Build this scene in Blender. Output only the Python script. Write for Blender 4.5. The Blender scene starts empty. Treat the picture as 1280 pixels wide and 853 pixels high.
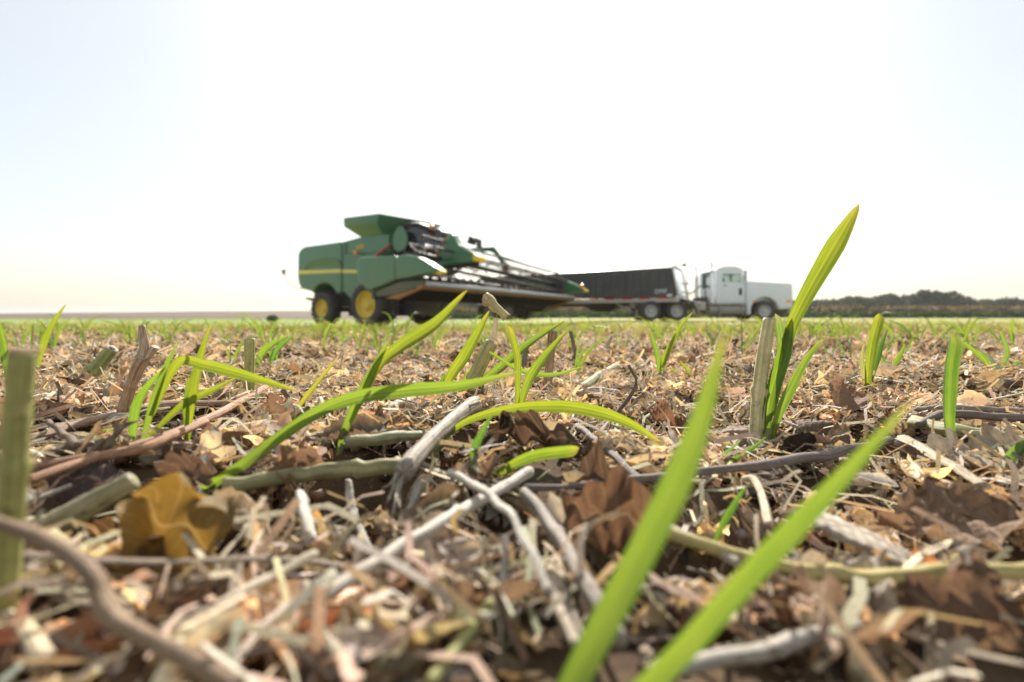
import bpy, bmesh, math, random
import numpy as np
from mathutils import Vector, Matrix, Euler

sc = bpy.context.scene
COL = sc.collection
R = math.radians
rng = np.random.default_rng(11)
random.seed(5)

# ------------------------------------------------------------------ camera
F_PX, CX, YH, CAM_H = 569.0, 640.0, 396.0, 0.10      # 16 mm lens, eye 10 cm above the ground
cam_d = bpy.data.cameras.new("camera")
cam = bpy.data.objects.new("camera", cam_d)
COL.objects.link(cam)
cam.location = (0, 0, CAM_H)
cam.rotation_euler = (R(90), 0, 0)
cam_d.sensor_width = 36.0
cam_d.lens = F_PX / 1280.0 * 36.0
cam_d.shift_y = -30.5 / 1280.0
cam_d.clip_start = 0.004
cam_d.clip_end = 9000
cam_d.dof.use_dof = True
cam_d.dof.focus_distance = 0.42
cam_d.dof.aperture_fstop = 4.7
cam_d.dof.aperture_blades = 7
sc.camera = cam

# ------------------------------------------------------------------ sky, sun, exposure
SUN_EL, SUN_AZ = 40.0, 3.0                            # azimuth from +Y towards +X
world = bpy.data.worlds.new("World")
sc.world = world
world.use_nodes = True
wn = world.node_tree.nodes
wl = world.node_tree.links
sky = wn.new("ShaderNodeTexSky")
sky.sky_type = 'NISHITA'
sky.sun_disc = False
sky.sun_elevation = R(SUN_EL)
sky.sun_rotation = R(SUN_AZ)
sky.altitude = 100
sky.air_density = 1.0
sky.dust_density = 2.5
sky.ozone_density = 1.0
bg = wn["Background"]
bg.inputs["Strength"].default_value = 0.05
wl.new(sky.outputs[0], bg.inputs["Color"])
haze_bg = wn.new("ShaderNodeBackground")               # the bright milky haze over the whole sky
haze_bg.inputs["Color"].default_value = (1.0, 1.0, 0.86, 1)
haze_bg.inputs["Strength"].default_value = 0.265
add_bg = wn.new("ShaderNodeAddShader")
wl.new(bg.outputs[0], add_bg.inputs[0]); wl.new(haze_bg.outputs[0], add_bg.inputs[1])
wl.new(add_bg.outputs[0], wn["World Output"].inputs["Surface"])

sun_d = bpy.data.lights.new("sun", 'SUN')
sun_d.energy = 5.0
sun_d.angle = R(1.0)
sun_d.color = (1.0, 0.935, 0.84)
sun = bpy.data.objects.new("sun", sun_d)
COL.objects.link(sun)
_sd = Vector((math.sin(R(SUN_AZ)) * math.cos(R(SUN_EL)), math.cos(R(SUN_AZ)) * math.cos(R(SUN_EL)), math.sin(R(SUN_EL))))
sun.rotation_euler = (-_sd).to_track_quat('-Z', 'Y').to_euler()

sc.view_settings.view_transform = 'Standard'
sc.view_settings.look = 'None'
sc.view_settings.gamma = 1.0
sc.view_settings.use_curve_mapping = False
sc.view_settings.exposure = 0.92
sc.render.engine = 'CYCLES'
sc.cycles.use_denoising = True
sc.cycles.max_bounces = 8
sc.cycles.transmission_bounces = 6
sc.cycles.transparent_max_bounces = 8

# ------------------------------------------------------------------ node helpers
class NT:
    def __init__(self, name):
        self.m = bpy.data.materials.new(name)
        self.m.use_nodes = True
        self.t = self.m.node_tree
        self.t.nodes.clear()
        self.out = self.t.nodes.new("ShaderNodeOutputMaterial")
    def n(self, kind, **kw):
        nd = self.t.nodes.new("ShaderNode" + kind)
        for k, v in kw.items():
            setattr(nd, k, v)
        return nd
    def set(self, sock, v):
        if isinstance(v, bpy.types.NodeSocket):
            self.t.links.new(v, sock)
        else:
            if sock.type == 'RGBA' and len(v) == 3:
                v = (*v, 1)
            sock.default_value = v
    def math(self, op, a, b=0.0, c=None, clamp=False):
        nd = self.n("Math", operation=op, use_clamp=clamp)
        self.set(nd.inputs[0], a); self.set(nd.inputs[1], b)
        if c is not None: self.set(nd.inputs[2], c)
        return nd.outputs[0]
    def mix(self, f, a, b, blend='MIX'):
        nd = self.n("Mix", data_type='RGBA', blend_type=blend)
        self.set(nd.inputs[0], f); self.set(nd.inputs[6], a); self.set(nd.inputs[7], b)
        return nd.outputs[2]
    def noise(self, vec, scale, detail=3, rough=0.55, dist=0.0):
        nd = self.n("TexNoise")
        if vec is not None: self.set(nd.inputs["Vector"], vec)
        nd.inputs["Scale"].default_value = scale
        nd.inputs["Detail"].default_value = detail
        nd.inputs["Roughness"].default_value = rough
        nd.inputs["Distortion"].default_value = dist
        return nd.outputs["Fac"]
    def ramp(self, f, lo, hi):
        nd = self.n("MapRange", interpolation_type='SMOOTHSTEP')
        self.set(nd.inputs[0], f)
        nd.inputs[1].default_value = lo; nd.inputs[2].default_value = hi
        return nd.outputs[0]
    def mapping(self, vec, scale):
        nd = self.n("Mapping")
        self.set(nd.inputs[0], vec); nd.inputs["Scale"].default_value = scale
        return nd.outputs[0]
    def bump(self, h, strength, dist):
        nd = self.n("Bump")
        nd.inputs["Strength"].default_value = strength
        nd.inputs["Distance"].default_value = dist
        self.set(nd.inputs["Height"], h)
        return nd.outputs[0]
    def bsdf(self, color, rough=0.5, metal=0.0, spec=0.5, coat=0.0, normal=None):
        nd = self.n("BsdfPrincipled")
        self.set(nd.inputs["Base Color"], color)
        self.set(nd.inputs["Roughness"], rough)
        nd.inputs["Metallic"].default_value = metal
        nd.inputs["Specular IOR Level"].default_value = spec
        nd.inputs["Coat Weight"].default_value = coat
        nd.inputs["Coat Roughness"].default_value = 0.12
        if normal is not None: self.t.links.new(normal, nd.inputs["Normal"])
        return nd.outputs[0]
    def done(self, shader):
        self.t.links.new(shader, self.out.inputs["Surface"])
        return self.m

def paint(name, col, rough=0.4, coat=0.3, metal=0.0, dirt=(0.22, 0.17, 0.11), dirt_amt=0.35, scale=1.6, lowdirt=True):
    """Painted or bare machine surface with dust in patches, more of it low on the machine."""
    k = NT(name)
    geo = k.n("NewGeometry"); tc = k.n("TexCoord")
    n1 = k.noise(geo.outputs["Position"], scale, 6, 0.65)
    n2 = k.noise(geo.outputs["Position"], scale * 11, 3, 0.6)
    sep = k.n("SeparateXYZ"); k.set(sep.inputs[0], geo.outputs["Position"])
    low = k.math('MULTIPLY', k.ramp(sep.outputs[2], 2.2, -0.3), 0.55 if lowdirt else 0.0)
    f = k.math('MULTIPLY', k.ramp(k.math('ADD', k.math('ADD', n1, low), k.math('MULTIPLY', n2, 0.3)), 0.52, 1.15), dirt_amt * 2, clamp=True)
    c = k.mix(f, col, dirt)
    r = k.math('ADD', rough, k.math('MULTIPLY', f, 0.4), clamp=True)
    return k.done(k.bsdf(c, r, metal, 0.5, coat))

def plant_mat(name, trans=0.35, tcol=(1.9, 1.15, 0.5), nscale=140, rough=0.6, fibre=None, value=1.0, spec=0.2, veins=False, fstr=1.0, blotch=0.45):
    """Dry plant matter: base colour from the piece's own tint, mottled, letting some sun through."""
    k = NT(name)
    at = k.n("Attribute", attribute_name="tint")
    oi = k.n("ObjectInfo")
    geo = k.n("NewGeometry"); uv = k.n("UVMap")
    n1 = k.noise(geo.outputs["Position"], nscale, 5, 0.65)
    n2 = k.noise(geo.outputs["Position"], nscale * 5, 3, 0.6)
    v = k.math('MULTIPLY', k.math('ADD', 0.55, k.math('MULTIPLY', n1, 0.9)), k.math('ADD', 0.72, k.math('MULTIPLY', n2, 0.56)))
    v = k.math('MULTIPLY', v, k.math('ADD', 0.82 * value, k.math('MULTIPLY', oi.outputs["Random"], 0.36 * value)))
    h = n2
    if fibre:
        fn = k.noise(k.mapping(uv.outputs[0], fibre), 1.0, 4, 0.6)
        v = k.math('MULTIPLY', v, k.math('ADD', 1 - 0.55 * fstr, k.math('MULTIPLY', k.ramp(fn, 0.32, 0.66), 0.95 * fstr)))
        h = fn
    hv = k.n("VectorMath", operation='SCALE'); k.set(hv.inputs[0], at.outputs["Color"]); k.set(hv.inputs[3], v)
    c = hv.outputs[0]
    if veins:
        us = k.n("SeparateXYZ"); k.set(us.inputs[0], uv.outputs[0])
        au = k.math('ABSOLUTE', k.math('SUBTRACT', us.outputs[0], 0.5))
        mid = k.ramp(au, 0.035, 0.012)
        sv = k.math('FRACT', k.math('ADD', k.math('MULTIPLY', us.outputs[1], 8.0), k.math('MULTIPLY', au, -3.5)))
        side = k.ramp(k.math('ABSOLUTE', k.math('SUBTRACT', sv, 0.5)), 0.09, 0.03)
        vn = k.math('ADD', mid, k.math('MULTIPLY', side, 0.5), clamp=True)
        c = k.mix(k.math('MULTIPLY', vn, 0.45), c, (0.46, 0.36, 0.24))
        h = k.math('ADD', h, k.math('MULTIPLY', vn, 0.8))
    # dark blotches
    sp = k.ramp(k.noise(geo.outputs["Position"], nscale * 1.8, 2, 0.5), 0.60, 0.74)
    c = k.mix(k.math('MULTIPLY', sp, blotch), c, (0.05, 0.028, 0.015))
    nb = k.bump(h, 0.7, 0.0014)
    b = k.bsdf(c, rough, 0, spec, 0, nb)
    if trans:
        t = k.n("BsdfTranslucent")
        k.set(t.inputs[0], k.mix(1.0, c, tcol, 'MULTIPLY'))
        ms = k.n("MixShader"); ms.inputs[0].default_value = trans
        k.t.links.new(b, ms.inputs[1]); k.t.links.new(t.outputs[0], ms.inputs[2])
        b = ms.outputs[0]
    return k.done(b)

def blade_mat(name, dark, light, tr, trans=0.5):
    """Living wheat leaf: lengthwise veins, yellower towards the tip, sun shining through."""
    k = NT(name)
    uv = k.n("UVMap"); oi = k.n("ObjectInfo"); at = k.n("Attribute", attribute_name="tint")
    sep = k.n("SeparateXYZ"); k.set(sep.inputs[0], uv.outputs[0])
    veins = k.math('ADD', k.math('MULTIPLY', k.noise(k.mapping(uv.outputs[0], (24, 0.5, 1)), 1.0, 3, 0.6), 0.45), k.math('MULTIPLY', k.noise(k.mapping(uv.outputs[0], (7, 0.7, 1)), 1.0, 2, 0.5), 0.55))
    blot = k.noise(k.mapping(uv.outputs[0], (2.5, 9, 1)), 1.0, 4, 0.6)
    mid = k.ramp(k.math('ABSOLUTE', k.math('SUBTRACT', sep.outputs[0], 0.5)), 0.07, 0.02)
    patch = k.ramp(k.noise(k.mapping(uv.outputs[0], (0.8, 3.5, 1)), 1.0, 2, 0.5), 0.35, 0.65)
    f = k.math('ADD', k.math('MULTIPLY', k.ramp(veins, 0.41, 0.59), 0.62), k.math('ADD', k.math('MULTIPLY', blot, 0.25), k.math('MULTIPLY', patch, 0.30)), clamp=True)
    f = k.math('ADD', f, k.math('MULTIPLY', mid, 0.5), clamp=True)
    c = k.mix(f, dark, light)
    tipf = k.math('MULTIPLY', k.ramp(k.math('ADD', sep.outputs[1], k.math('MULTIPLY', blot, 0.25)), 0.98, 1.16), 0.45)
    c = k.mix(tipf, c, (0.30, 0.22, 0.06))
    tc = k.mix(f, (tr[0] * .42, tr[1] * .62, tr[2] * .7), (tr[0] * 1.25, tr[1] * 1.05, tr[2] * 1.3))
    tc = k.mix(tipf, tc, (0.55, 0.42, 0.10))
    c = k.mix(1.0, c, at.outputs["Color"], 'MULTIPLY'); tc = k.mix(1.0, tc, at.outputs["Color"], 'MULTIPLY')
    nb = k.bump(veins, 0.9, 0.0006)
    b = k.bsdf(c, 0.42, 0, 0.45, 0, nb)
    t = k.n("BsdfTranslucent"); k.set(t.inputs[0], tc)
    ms = k.n("MixShader"); ms.inputs[0].default_value = trans
    k.t.links.new(b, ms.inputs[1]); k.t.links.new(t.outputs[0], ms.inputs[2])
    return k.done(ms.outputs[0])

# ------------------------------------------------------------------ object helpers
def tag(o, label=None, cat=None, group=None, kind=None):
    if label: o["label"] = label
    if cat: o["category"] = cat
    if group: o["group"] = group
    if kind: o["kind"] = kind
    return o

def empty(name, loc, rz=0.0):
    o = bpy.data.objects.new(name, None)
    COL.objects.link(o)
    o.location = loc; o.rotation_euler = (0, 0, rz)
    o.empty_display_size = 0.1
    return o

def link(name, me, mat, parent=None, bevel=0.0, segs=2):
    o = bpy.data.objects.new(name, me)
    COL.objects.link(o)
    if mat and not me.materials: me.materials.append(mat)
    if parent is not None: o.parent = parent
    if bevel:
        b = o.modifiers.new("bevel", 'BEVEL'); b.width = bevel; b.segments = segs; b.limit_method = 'ANGLE'; b.angle_limit = R(35)
    return o

def copy_tree(o, parent=None):
    c = o.copy(); COL.objects.link(c); c.parent = parent
    for ch in list(o.children): copy_tree(ch, c)
    return c

def mesh_np(name, V, Q, UV=None, T=None, smooth=True):
    me = bpy.data.meshes.new(name)
    V = np.asarray(V, np.float32); Q = np.asarray(Q, np.int32)
    me.vertices.add(len(V)); me.vertices.foreach_set("co", V.ravel())
    me.loops.add(Q.size); me.loops.foreach_set("vertex_index", Q.ravel())
    me.polygons.add(len(Q))
    me.polygons.foreach_set("loop_start", np.arange(0, Q.size, 4, dtype=np.int32))
    me.polygons.foreach_set("loop_total", np.full(len(Q), 4, np.int32))
    if UV is not None:
        u = me.uv_layers.new(name="UVMap")
        u.data.foreach_set("uv", np.asarray(UV, np.float32)[Q.ravel()].ravel())
    if T is None: T = (1, 1, 1)
    T = np.asarray(T, np.float32)
    if T.ndim == 1: T = np.tile(T, (len(V), 1))
    a = me.attributes.new("tint", 'FLOAT_COLOR', 'POINT')
    a.data.foreach_set("color", np.concatenate([T, np.ones((len(V), 1), np.float32)], 1).ravel())
    me.update(calc_edges=True)
    if smooth: me.shade_smooth()
    return me

def gridQ(nu, nv):
    i = np.arange((nu - 1) * (nv - 1)); a = (i // (nu - 1)) * nu + i % (nu - 1)
    return np.stack([a, a + 1, a + nu + 1, a + nu], 1)

def grid_uv(nu, nv):
    v, u = np.meshgrid(np.linspace(0, 1, nv), np.linspace(-1, 1, nu), indexing='ij')
    return u.ravel(), v.ravel()

def spline(P, n):
    """Catmull-Rom through P (k,3), n samples."""
    P = np.asarray(P, float)
    if len(P) == 2:
        t = np.linspace(0, 1, n)[:, None]; return P[0] * (1 - t) + P[1] * t
    E_ = np.vstack([2 * P[0] - P[1], P, 2 * P[-1] - P[-2]])
    seg = np.linalg.norm(np.diff(P, axis=0), axis=1); cum = np.r_[0, np.cumsum(seg)] / seg.sum()
    out = []
    for t in np.linspace(0, 1, n):
        i = min(np.searchsorted(cum, t, 'right') - 1, len(P) - 2); i = max(i, 0)
        f = (t - cum[i]) / (cum[i + 1] - cum[i])
        p0, p1, p2, p3 = E_[i:i + 4]
        out.append(0.5 * (2 * p1 + (p2 - p0) * f + (2 * p0 - 5 * p1 + 4 * p2 - p3) * f * f + (3 * p1 - p0 - 3 * p2 + p3) * f ** 3))
    return np.array(out)

def wob(n, seed, freqs, amp):
    r = np.random.default_rng(seed)
    return lambda p: sum(amp / (i + 1) ** 0.6 * np.sin(p @ (r.normal(size=3) * f) + r.uniform(0, 6)) for i, f in enumerate(freqs))

def tube(P, rad, n=24, sides=8, rough=0.0, seed=0, flat=1.0, nodes=(), square=0):
    """Tube along P; rad may be a list. Closed to a point-like cap. Returns V, Q, UV."""
    r = np.random.default_rng(seed)
    C = spline(P, n)
    rad = np.interp(np.linspace(0, 1, n), np.linspace(0, 1, len(np.atleast_1d(rad))), np.atleast_1d(rad))
    for tn in nodes:
        rad = rad * (1 + 0.35 * np.exp(-((np.linspace(0, 1, n) - tn) / 0.018) ** 2))
    T = np.gradient(C, axis=0); T /= np.linalg.norm(T, axis=1)[:, None]
    up = np.array([0, 0, 1.0]) if abs(T[0, 2]) < 0.9 else np.array([0, 1.0, 0])
    S = np.cross(T, up); S /= np.linalg.norm(S, axis=1)[:, None]; U = np.cross(S, T)
    C = np.vstack([C[:1], C, C[-1:]]); S = np.vstack([S[:1], S, S[-1:]]); U = np.vstack([U[:1], U, U[-1:]])
    rad = np.r_[rad[0] * 0.05, rad, rad[-1] * 0.05]
    a = np.linspace(0, 2 * np.pi, sides + 1)
    ph = r.uniform(0, 6, 6)
    prof = 1 + rough * (np.sin(3 * a + ph[0]) * 0.5 + np.sin(5 * a + ph[1]) * 0.3)
    if square: prof = prof / (np.abs(np.cos(a)) ** square + np.abs(np.sin(a)) ** square) ** (1 / square)
    prof[-1] = prof[0]
    jit = r.normal(size=(len(C) + 6, sides + 1)); jit[:, -1] = jit[:, 0]
    jit = 1 + rough * 0.8 * sum(jit[i:i + len(C)] for i in range(7)) / 7 + rough * 0.10 * r.normal(size=(len(C), 1))
    V = C[:, None] + (S[:, None] * np.cos(a)[None, :, None] + U[:, None] * np.sin(a)[None, :, None] * flat) * (rad[:, None] * prof[None] * jit)[..., None]
    nn = len(C)
    u, v = np.meshgrid(np.linspace(0, 1, sides + 1), np.linspace(0, 1, nn))
    return V.reshape(-1, 3), gridQ(sides + 1, nn), np.stack([u.ravel(), v.ravel()], 1)

def blade(P, width, n=26, face=(0, -1, 0), roll=0.0, twist=0.0, fold=0.25, base=0.55, tip=0.55, cut=False, rise=0.35):
    """A grass leaf along P: five points across with a V fold along the midrib."""
    C = spline(P, n); t = np.linspace(0, 1, n)
    T = np.gradient(C, axis=0); T /= np.linalg.norm(T, axis=1)[:, None]
    f = np.asarray(face, float)
    S = np.cross(T, f); bad = np.linalg.norm(S, axis=1) < 0.15
    S[bad] = np.cross(T[bad], [1, 0, 0.3]); S /= np.linalg.norm(S, axis=1)[:, None]
    N = np.cross(S, T)
    ang = roll + twist * t
    S2 = S * np.cos(ang)[:, None] + N * np.sin(ang)[:, None]; N2 = np.cross(S2, T)
    w = np.minimum(1, base + (1 - base) * t / rise)
    w = w * (np.clip((1 - t) / .07, 0, 1) ** 0.5 if cut else np.clip((1 - t) / tip, 0, 1) ** 0.62)
    w = np.maximum(w, 0.012) * width / 2
    us = np.array([-1, -0.5, 0, 0.5, 1])
    V = C[:, None] + S2[:, None] * (us[None, :, None] * w[:, None, None]) + N2[:, None] * ((np.abs(us) ** 1.3)[None, :, None] * fold * w[:, None, None])
    u, v = np.meshgrid((us + 1) / 2, t)
    return V.reshape(-1, 3), gridQ(5, n), np.stack([u.ravel(), v.ravel()], 1)

def merge(parts):
    V, Q, U, o = [], [], [], 0
    for v, q, u in parts:
        V.append(v); Q.append(q + o); U.append(u); o += len(v)
    return np.vstack(V), np.vstack(Q), np.vstack(U)

# ------------------------------------------------------------------ terrain
def sm(a, b, x):
    t = np.clip((np.asarray(x, float) - a) / (b - a), 0, 1); return t * t * (3 - 2 * t)

_br = np.random.default_rng(3)
_BW = [(2 * np.pi / L, _br.uniform(0, 2 * np.pi), _br.uniform(0, 6.28), A) for L, A, k in
       ((0.9, .010, 3), (0.37, .0055, 4), (0.16, .0030, 5), (0.075, .0018, 6), (0.04, .0010, 5)) for _ in range(k) for A in [A / math.sqrt(k) * 1.3]]

HOLES = [(-.088, .238, .040, .050), (.074, .190, .028, .032), (.187, .268, .036, .038), (-.165, .205, .030, .036), (-.062, .152, .018, .022), (-.005, .192, .022, .030), (.040, .182, .022, .028), (.120, .205, .026, .03), (-.02, .315, .03, .03), (-.26, .34, .04, .035), (.30, .37, .04, .035), (.10, .40, .03, .03), (-.15, .45, .035, .03), (.22, .55, .04, .03), (-.32, .60, .04, .03)]
def H(x, y, holes=True):
    x = np.asarray(x, float); y = np.asarray(y, float)
    r = np.hypot(x, y)
    z = -0.37 * sm(0.7, 16, y) + 0.23 * sm(0.5, 6.5, x) * sm(14, 22, y)
    b = 0
    for k, d, p, a in _BW:
        b = b + a * np.sin(k * (x * np.cos(d) + y * np.sin(d)) + p)
    z = z + b * (1 - 0.5 * sm(3, 12, r)) * (0.35 + 0.65 * sm(0.05, 0.22, r)) * (1 - sm(40, 80, r))
    for hx, hy, hr, hd_ in (HOLES if holes else ()):                                      # dark hollows between the sticks
        z = z - hd_ * np.exp(-(((x - hx) / hr) ** 2 + ((y - hy) / hr) ** 2))
    hill = 2.3 + 2.9 * sm(-420, -210, x) * (1 - sm(-150, 100, x)) - 1.2 * sm(-60, 120, x)
    hill = hill + 0.25 * np.sin(x * 0.03) + 0.12 * np.sin(x * 0.11 + 1)
    z = z + sm(60, 430, y) * hill
    return z

def P3(px, py, d):
    return np.array([(px - CX) / F_PX * d, d, CAM_H - (py - YH) / F_PX * d])

def G(px, py, lift=0.0):
    """Where the line of sight through a point of the picture meets the ground."""
    d = np.concatenate([np.linspace(0.05, 1.5, 900), np.linspace(1.5, 30, 1500)])
    zx = CAM_H - (py - YH) / F_PX * d
    hh = H((px - CX) / F_PX * d, d, False) + lift
    i = np.argmax(zx < hh)
    if not (zx < hh).any(): i = len(d) - 1
    return np.array([(px - CX) / F_PX * d[i], d[i], zx[i]])

# ------------------------------------------------------------------ ground sheet (one sheet to the horizon)
def make_ground_mat():
    k = NT("soil_and_fields")
    geo = k.n("NewGeometry"); P = geo.outputs["Position"]
    sep = k.n("SeparateXYZ"); k.set(sep.inputs[0], P)
    x, y = sep.outputs[0], sep.outputs[1]
    n1 = k.noise(P, 14, 8, 0.7); n2 = k.noise(P, 120, 5, 0.7); n3 = k.noise(P, 1.3, 5, 0.6)
    soil = k.mix(k.ramp(n1, 0.35, 0.65), (0.045, 0.030, 0.020), (0.13, 0.09, 0.055))
    soil = k.mix(k.ramp(n2, 0.56, 0.70), soil, (0.28, 0.21, 0.13))
    # farther off, the litter and the seedlings run together
    stub = k.mix(k.ramp(n1, 0.38, 0.62), (0.26, 0.19, 0.115), (0.43, 0.34, 0.22))
    stub = k.mix(k.ramp(k.noise(P, 5, 6, 0.75), 0.55, 0.68), stub, (0.12, 0.08, 0.05))
    green = k.mix(n1, (0.17, 0.20, 0.045), (0.36, 0.35, 0.12))
    gz = k.ramp(k.math('ADD', n3, k.math('ADD', k.math('MULTIPLY', k.noise(P, 3.5, 5, 0.7), 0.5), k.math('MULTIPLY', k.ramp(y, 14, 30), 0.18))), 0.62, 0.92)
    stub = k.mix(k.math('MULTIPLY', gz, k.ramp(y, 2, 18)), stub, green)
    c = k.mix(k.ramp(y, 1.2, 5.0), soil, stub)
    # left: a green strip, then bare brown land up to the skyline
    wob_ = k.math('MULTIPLY', k.math('SUBTRACT', k.noise(P, 0.08, 3, 0.5), 0.5), 26)
    yl = k.math('ADD', k.math('ADD', y, wob_), k.math('MULTIPLY', x, 0.10))
    grass = k.mix(k.noise(P, 0.9, 4, 0.6), (0.11, 0.18, 0.035), (0.24, 0.30, 0.075))
    brown = k.mix(k.noise(k.mapping(P, (0.012, 0.06, 1)), 1.0, 5, 0.6), (0.085, 0.062, 0.042), (0.15, 0.115, 0.078))
    left = k.ramp(x, 8, -6)
    c = k.mix(k.math('MULTIPLY', k.ramp(yl, 27, 33), left), c, grass)
    dark = k.mix(n3, (0.09, 0.075, 0.05), (0.15, 0.13, 0.07))
    c = k.mix(k.math('MULTIPLY', k.math('MULTIPLY', k.ramp(yl, 20, 23), k.ramp(yl, 29, 26)), k.math('MULTIPLY', left, 0.8)), c, dark)
    c = k.mix(k.ramp(yl, 62, 80), c, brown)
    h = k.math('ADD', k.math('MULTIPLY', n2, 0.4), n1)
    return k.done(k.bsdf(c, 0.95, 0, 0.15, 0, k.bump(h, 0.6, 0.006)))

nr, na = 330, 400
rr = np.concatenate([[0.0], np.geomspace(0.03, 5000, nr - 1)])
aa = np.linspace(0, 2 * np.pi, na)
ra, an = np.meshgrid(rr, aa, indexing='ij')
gx, gy = (ra * np.sin(an)).ravel(), (ra * np.cos(an)).ravel()
V = np.stack([gx, gy, H(gx, gy)], 1)
ground = link("ground", mesh_np("ground", V, gridQ(na, nr)[:, ::-1]), make_ground_mat())
tag(ground, kind="structure")

# ------------------------------------------------------------------ background vegetation
def leaf_cards(centers, size, tints, seed, flat=0.3, elong=1.6):
    """One small bent leaf clump per centre."""
    r = np.random.default_rng(seed); m = len(centers)
    u, v = grid_uv(3, 3)
    base = np.stack([u * 0.5, (v - .5) * elong, 0.25 * (u ** 2) - 0.2 * (v - .5) ** 2], 1)
    base[:, 0] *= np.where(np.abs(v - .5) > .4, 0.35, 1)
    A = r.normal(size=(m, 3, 3)); Qm = np.linalg.qr(A)[0]
    s = size * r.uniform(0.6, 1.4, m)
    W = np.einsum('mij,nj->mni', Qm, base) * s[:, None, None] + centers[:, None]
    Q = gridQ(3, 3); Qa = (Q[None] + (np.arange(m) * 9)[:, None, None]).reshape(-1, 4)
    return W.reshape(-1, 3), Qa, np.repeat(tints, 9, 0)

m_far = plant_mat("far_foliage", 0.25, (1.2, 1.4, 0.5), 0.8, 0.7)
m_bark = paint("bark", (0.085, 0.06, 0.045), 0.9, 0, 0, (0.13, 0.11, 0.08), 0.3, 6, False)

def tree_proto(seed, w, h):
    r = np.random.default_rng(seed)
    root = empty("tree", (0, 0, 0))
    parts = [tube([(0, 0, -0.3), (r.normal() * .1, 0, h * .3), (r.normal() * .3, r.normal() * .3, h * .7)], [.26, .17, .05], 10, 7, .15, seed)]
    cl = []
    for i in range(9):
        a = r.uniform(0, 6.28); z0 = h * r.uniform(.18, .5)
        L = w * r.uniform(.25, .46)
        e = (math.cos(a) * L, math.sin(a) * L, z0 + h * r.uniform(.12, .42))
        parts.append(tube([(0, 0, z0), (e[0] * .5, e[1] * .5, z0 + .5), e], [.09, .03], 6, 5, .1, i))
        cl.append((*e, r.uniform(.9, 1.7)))
    for i in range(7):
        cl.append((r.normal() * w * .2, r.normal() * w * .2, h * r.uniform(.45, .88), r.uniform(.9, 1.5)))
    for i in range(7):
        a = r.uniform(0, 6.28); cl.append((math.cos(a) * w * .34, math.sin(a) * w * .34, h * r.uniform(.12, .35), r.uniform(.8, 1.3)))
    v, q, u = merge(parts)
    link("trunk", mesh_np("trunk", v, q, u), m_bark, root)
    C, T = [], []
    for (x, y, z, rad) in cl:
        m = 70
        d = r.normal(size=(m, 3)); d /= np.linalg.norm(d, axis=1)[:, None]
        C.append(np.array([x, y, z]) + d * (rad * r.uniform(.5, 1.05, m))[:, None] * [1.15, 1.15, .8])
        base = np.array([(.050, .068, .020), (.075, .085, .026), (.042, .055, .022), (.085, .078, .032)][r.integers(4)])
        T.append(base * r.uniform(.7, 1.3, (m, 1)))
    C = np.vstack(C); C[:, 2] = np.clip(C[:, 2], .3, h)
    v, q, t = leaf_cards(C, .55, np.vstack(T), seed)
    link("crown", mesh_np("crown", v, q, None, t), m_far, root)
    return root

protos = [tree_proto(41 + i, w, h) for i, (w, h) in enumerate(((8.5, 6.6), (7.5, 5.6), (9.5, 7.4), (6.5, 5.0)))]
r_t = np.random.default_rng(8)
used = set(); xk = -21.0
while xk < 236:
    px = CX + F_PX * xk / 150
    prof = 0.80 + 0.34 * math.exp(-((px - 1140) / 75) ** 2) + 0.12 * math.exp(-((px - 1290) / 50) ** 2) + 0.05 * math.sin(xk * .21)
    if 1190 < px < 1245: prof *= .97
    i = int(r_t.integers(4)); yk = 150 + r_t.uniform(-7, 9)
    o = protos[i] if i not in used else copy_tree(protos[i])
    used.add(i)
    s = prof * r_t.uniform(.90, 1.1) * {0: 1.12, 1: 1.25, 2: 1.0, 3: 1.35}[i]
    o.location = (xk, yk, float(H(xk, yk)) - .15); o.rotation_euler = (0, 0, r_t.uniform(0, 6.28)); o.scale = (s * 1.05, s * 1.05, s)
    tag(o, "dark green tree in the low treeline beyond the field behind the truck", "tree", "trees of the far treeline")
    xk += r_t.uniform(2.6, 4.4)

def crop_band(name, x0, x1, y0, y1, h, n, tints, size, elong, seed, kind="stuff"):
    r = np.random.default_rng(seed)
    x = r.uniform(x0, x1, n); y = r.uniform(y0, y1, n)
    top = h * (0.88 + .12 * np.sin(x * .7 + 2 * np.sin(x * .13)))
    z = H(x, y) + r.uniform(0.02, 1, n) ** .8 * top
    t = np.array(tints)[r.integers(len(tints), size=n)] * r.uniform(.75, 1.25, (n, 1))
    v, q, t = leaf_cards(np.stack([x, y, z], 1), size, t, seed, elong=elong)
    o = link(name, mesh_np(name, v, q, None, t), m_far); tag(o, kind=kind); return o

crop_band("crop_foliage", -12, 135, 78, 86, .95, 16000, [(.045, .085, .02), (.06, .10, .025), (.035, .065, .02)], .42, 1.6, 1)
crop_band("dry_reed_vegetation", -15, 175, 98, 108, 2.35, 20000, [(.20, .13, .085), (.26, .18, .115), (.15, .10, .065)], .5, 2.6, 2)

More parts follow.
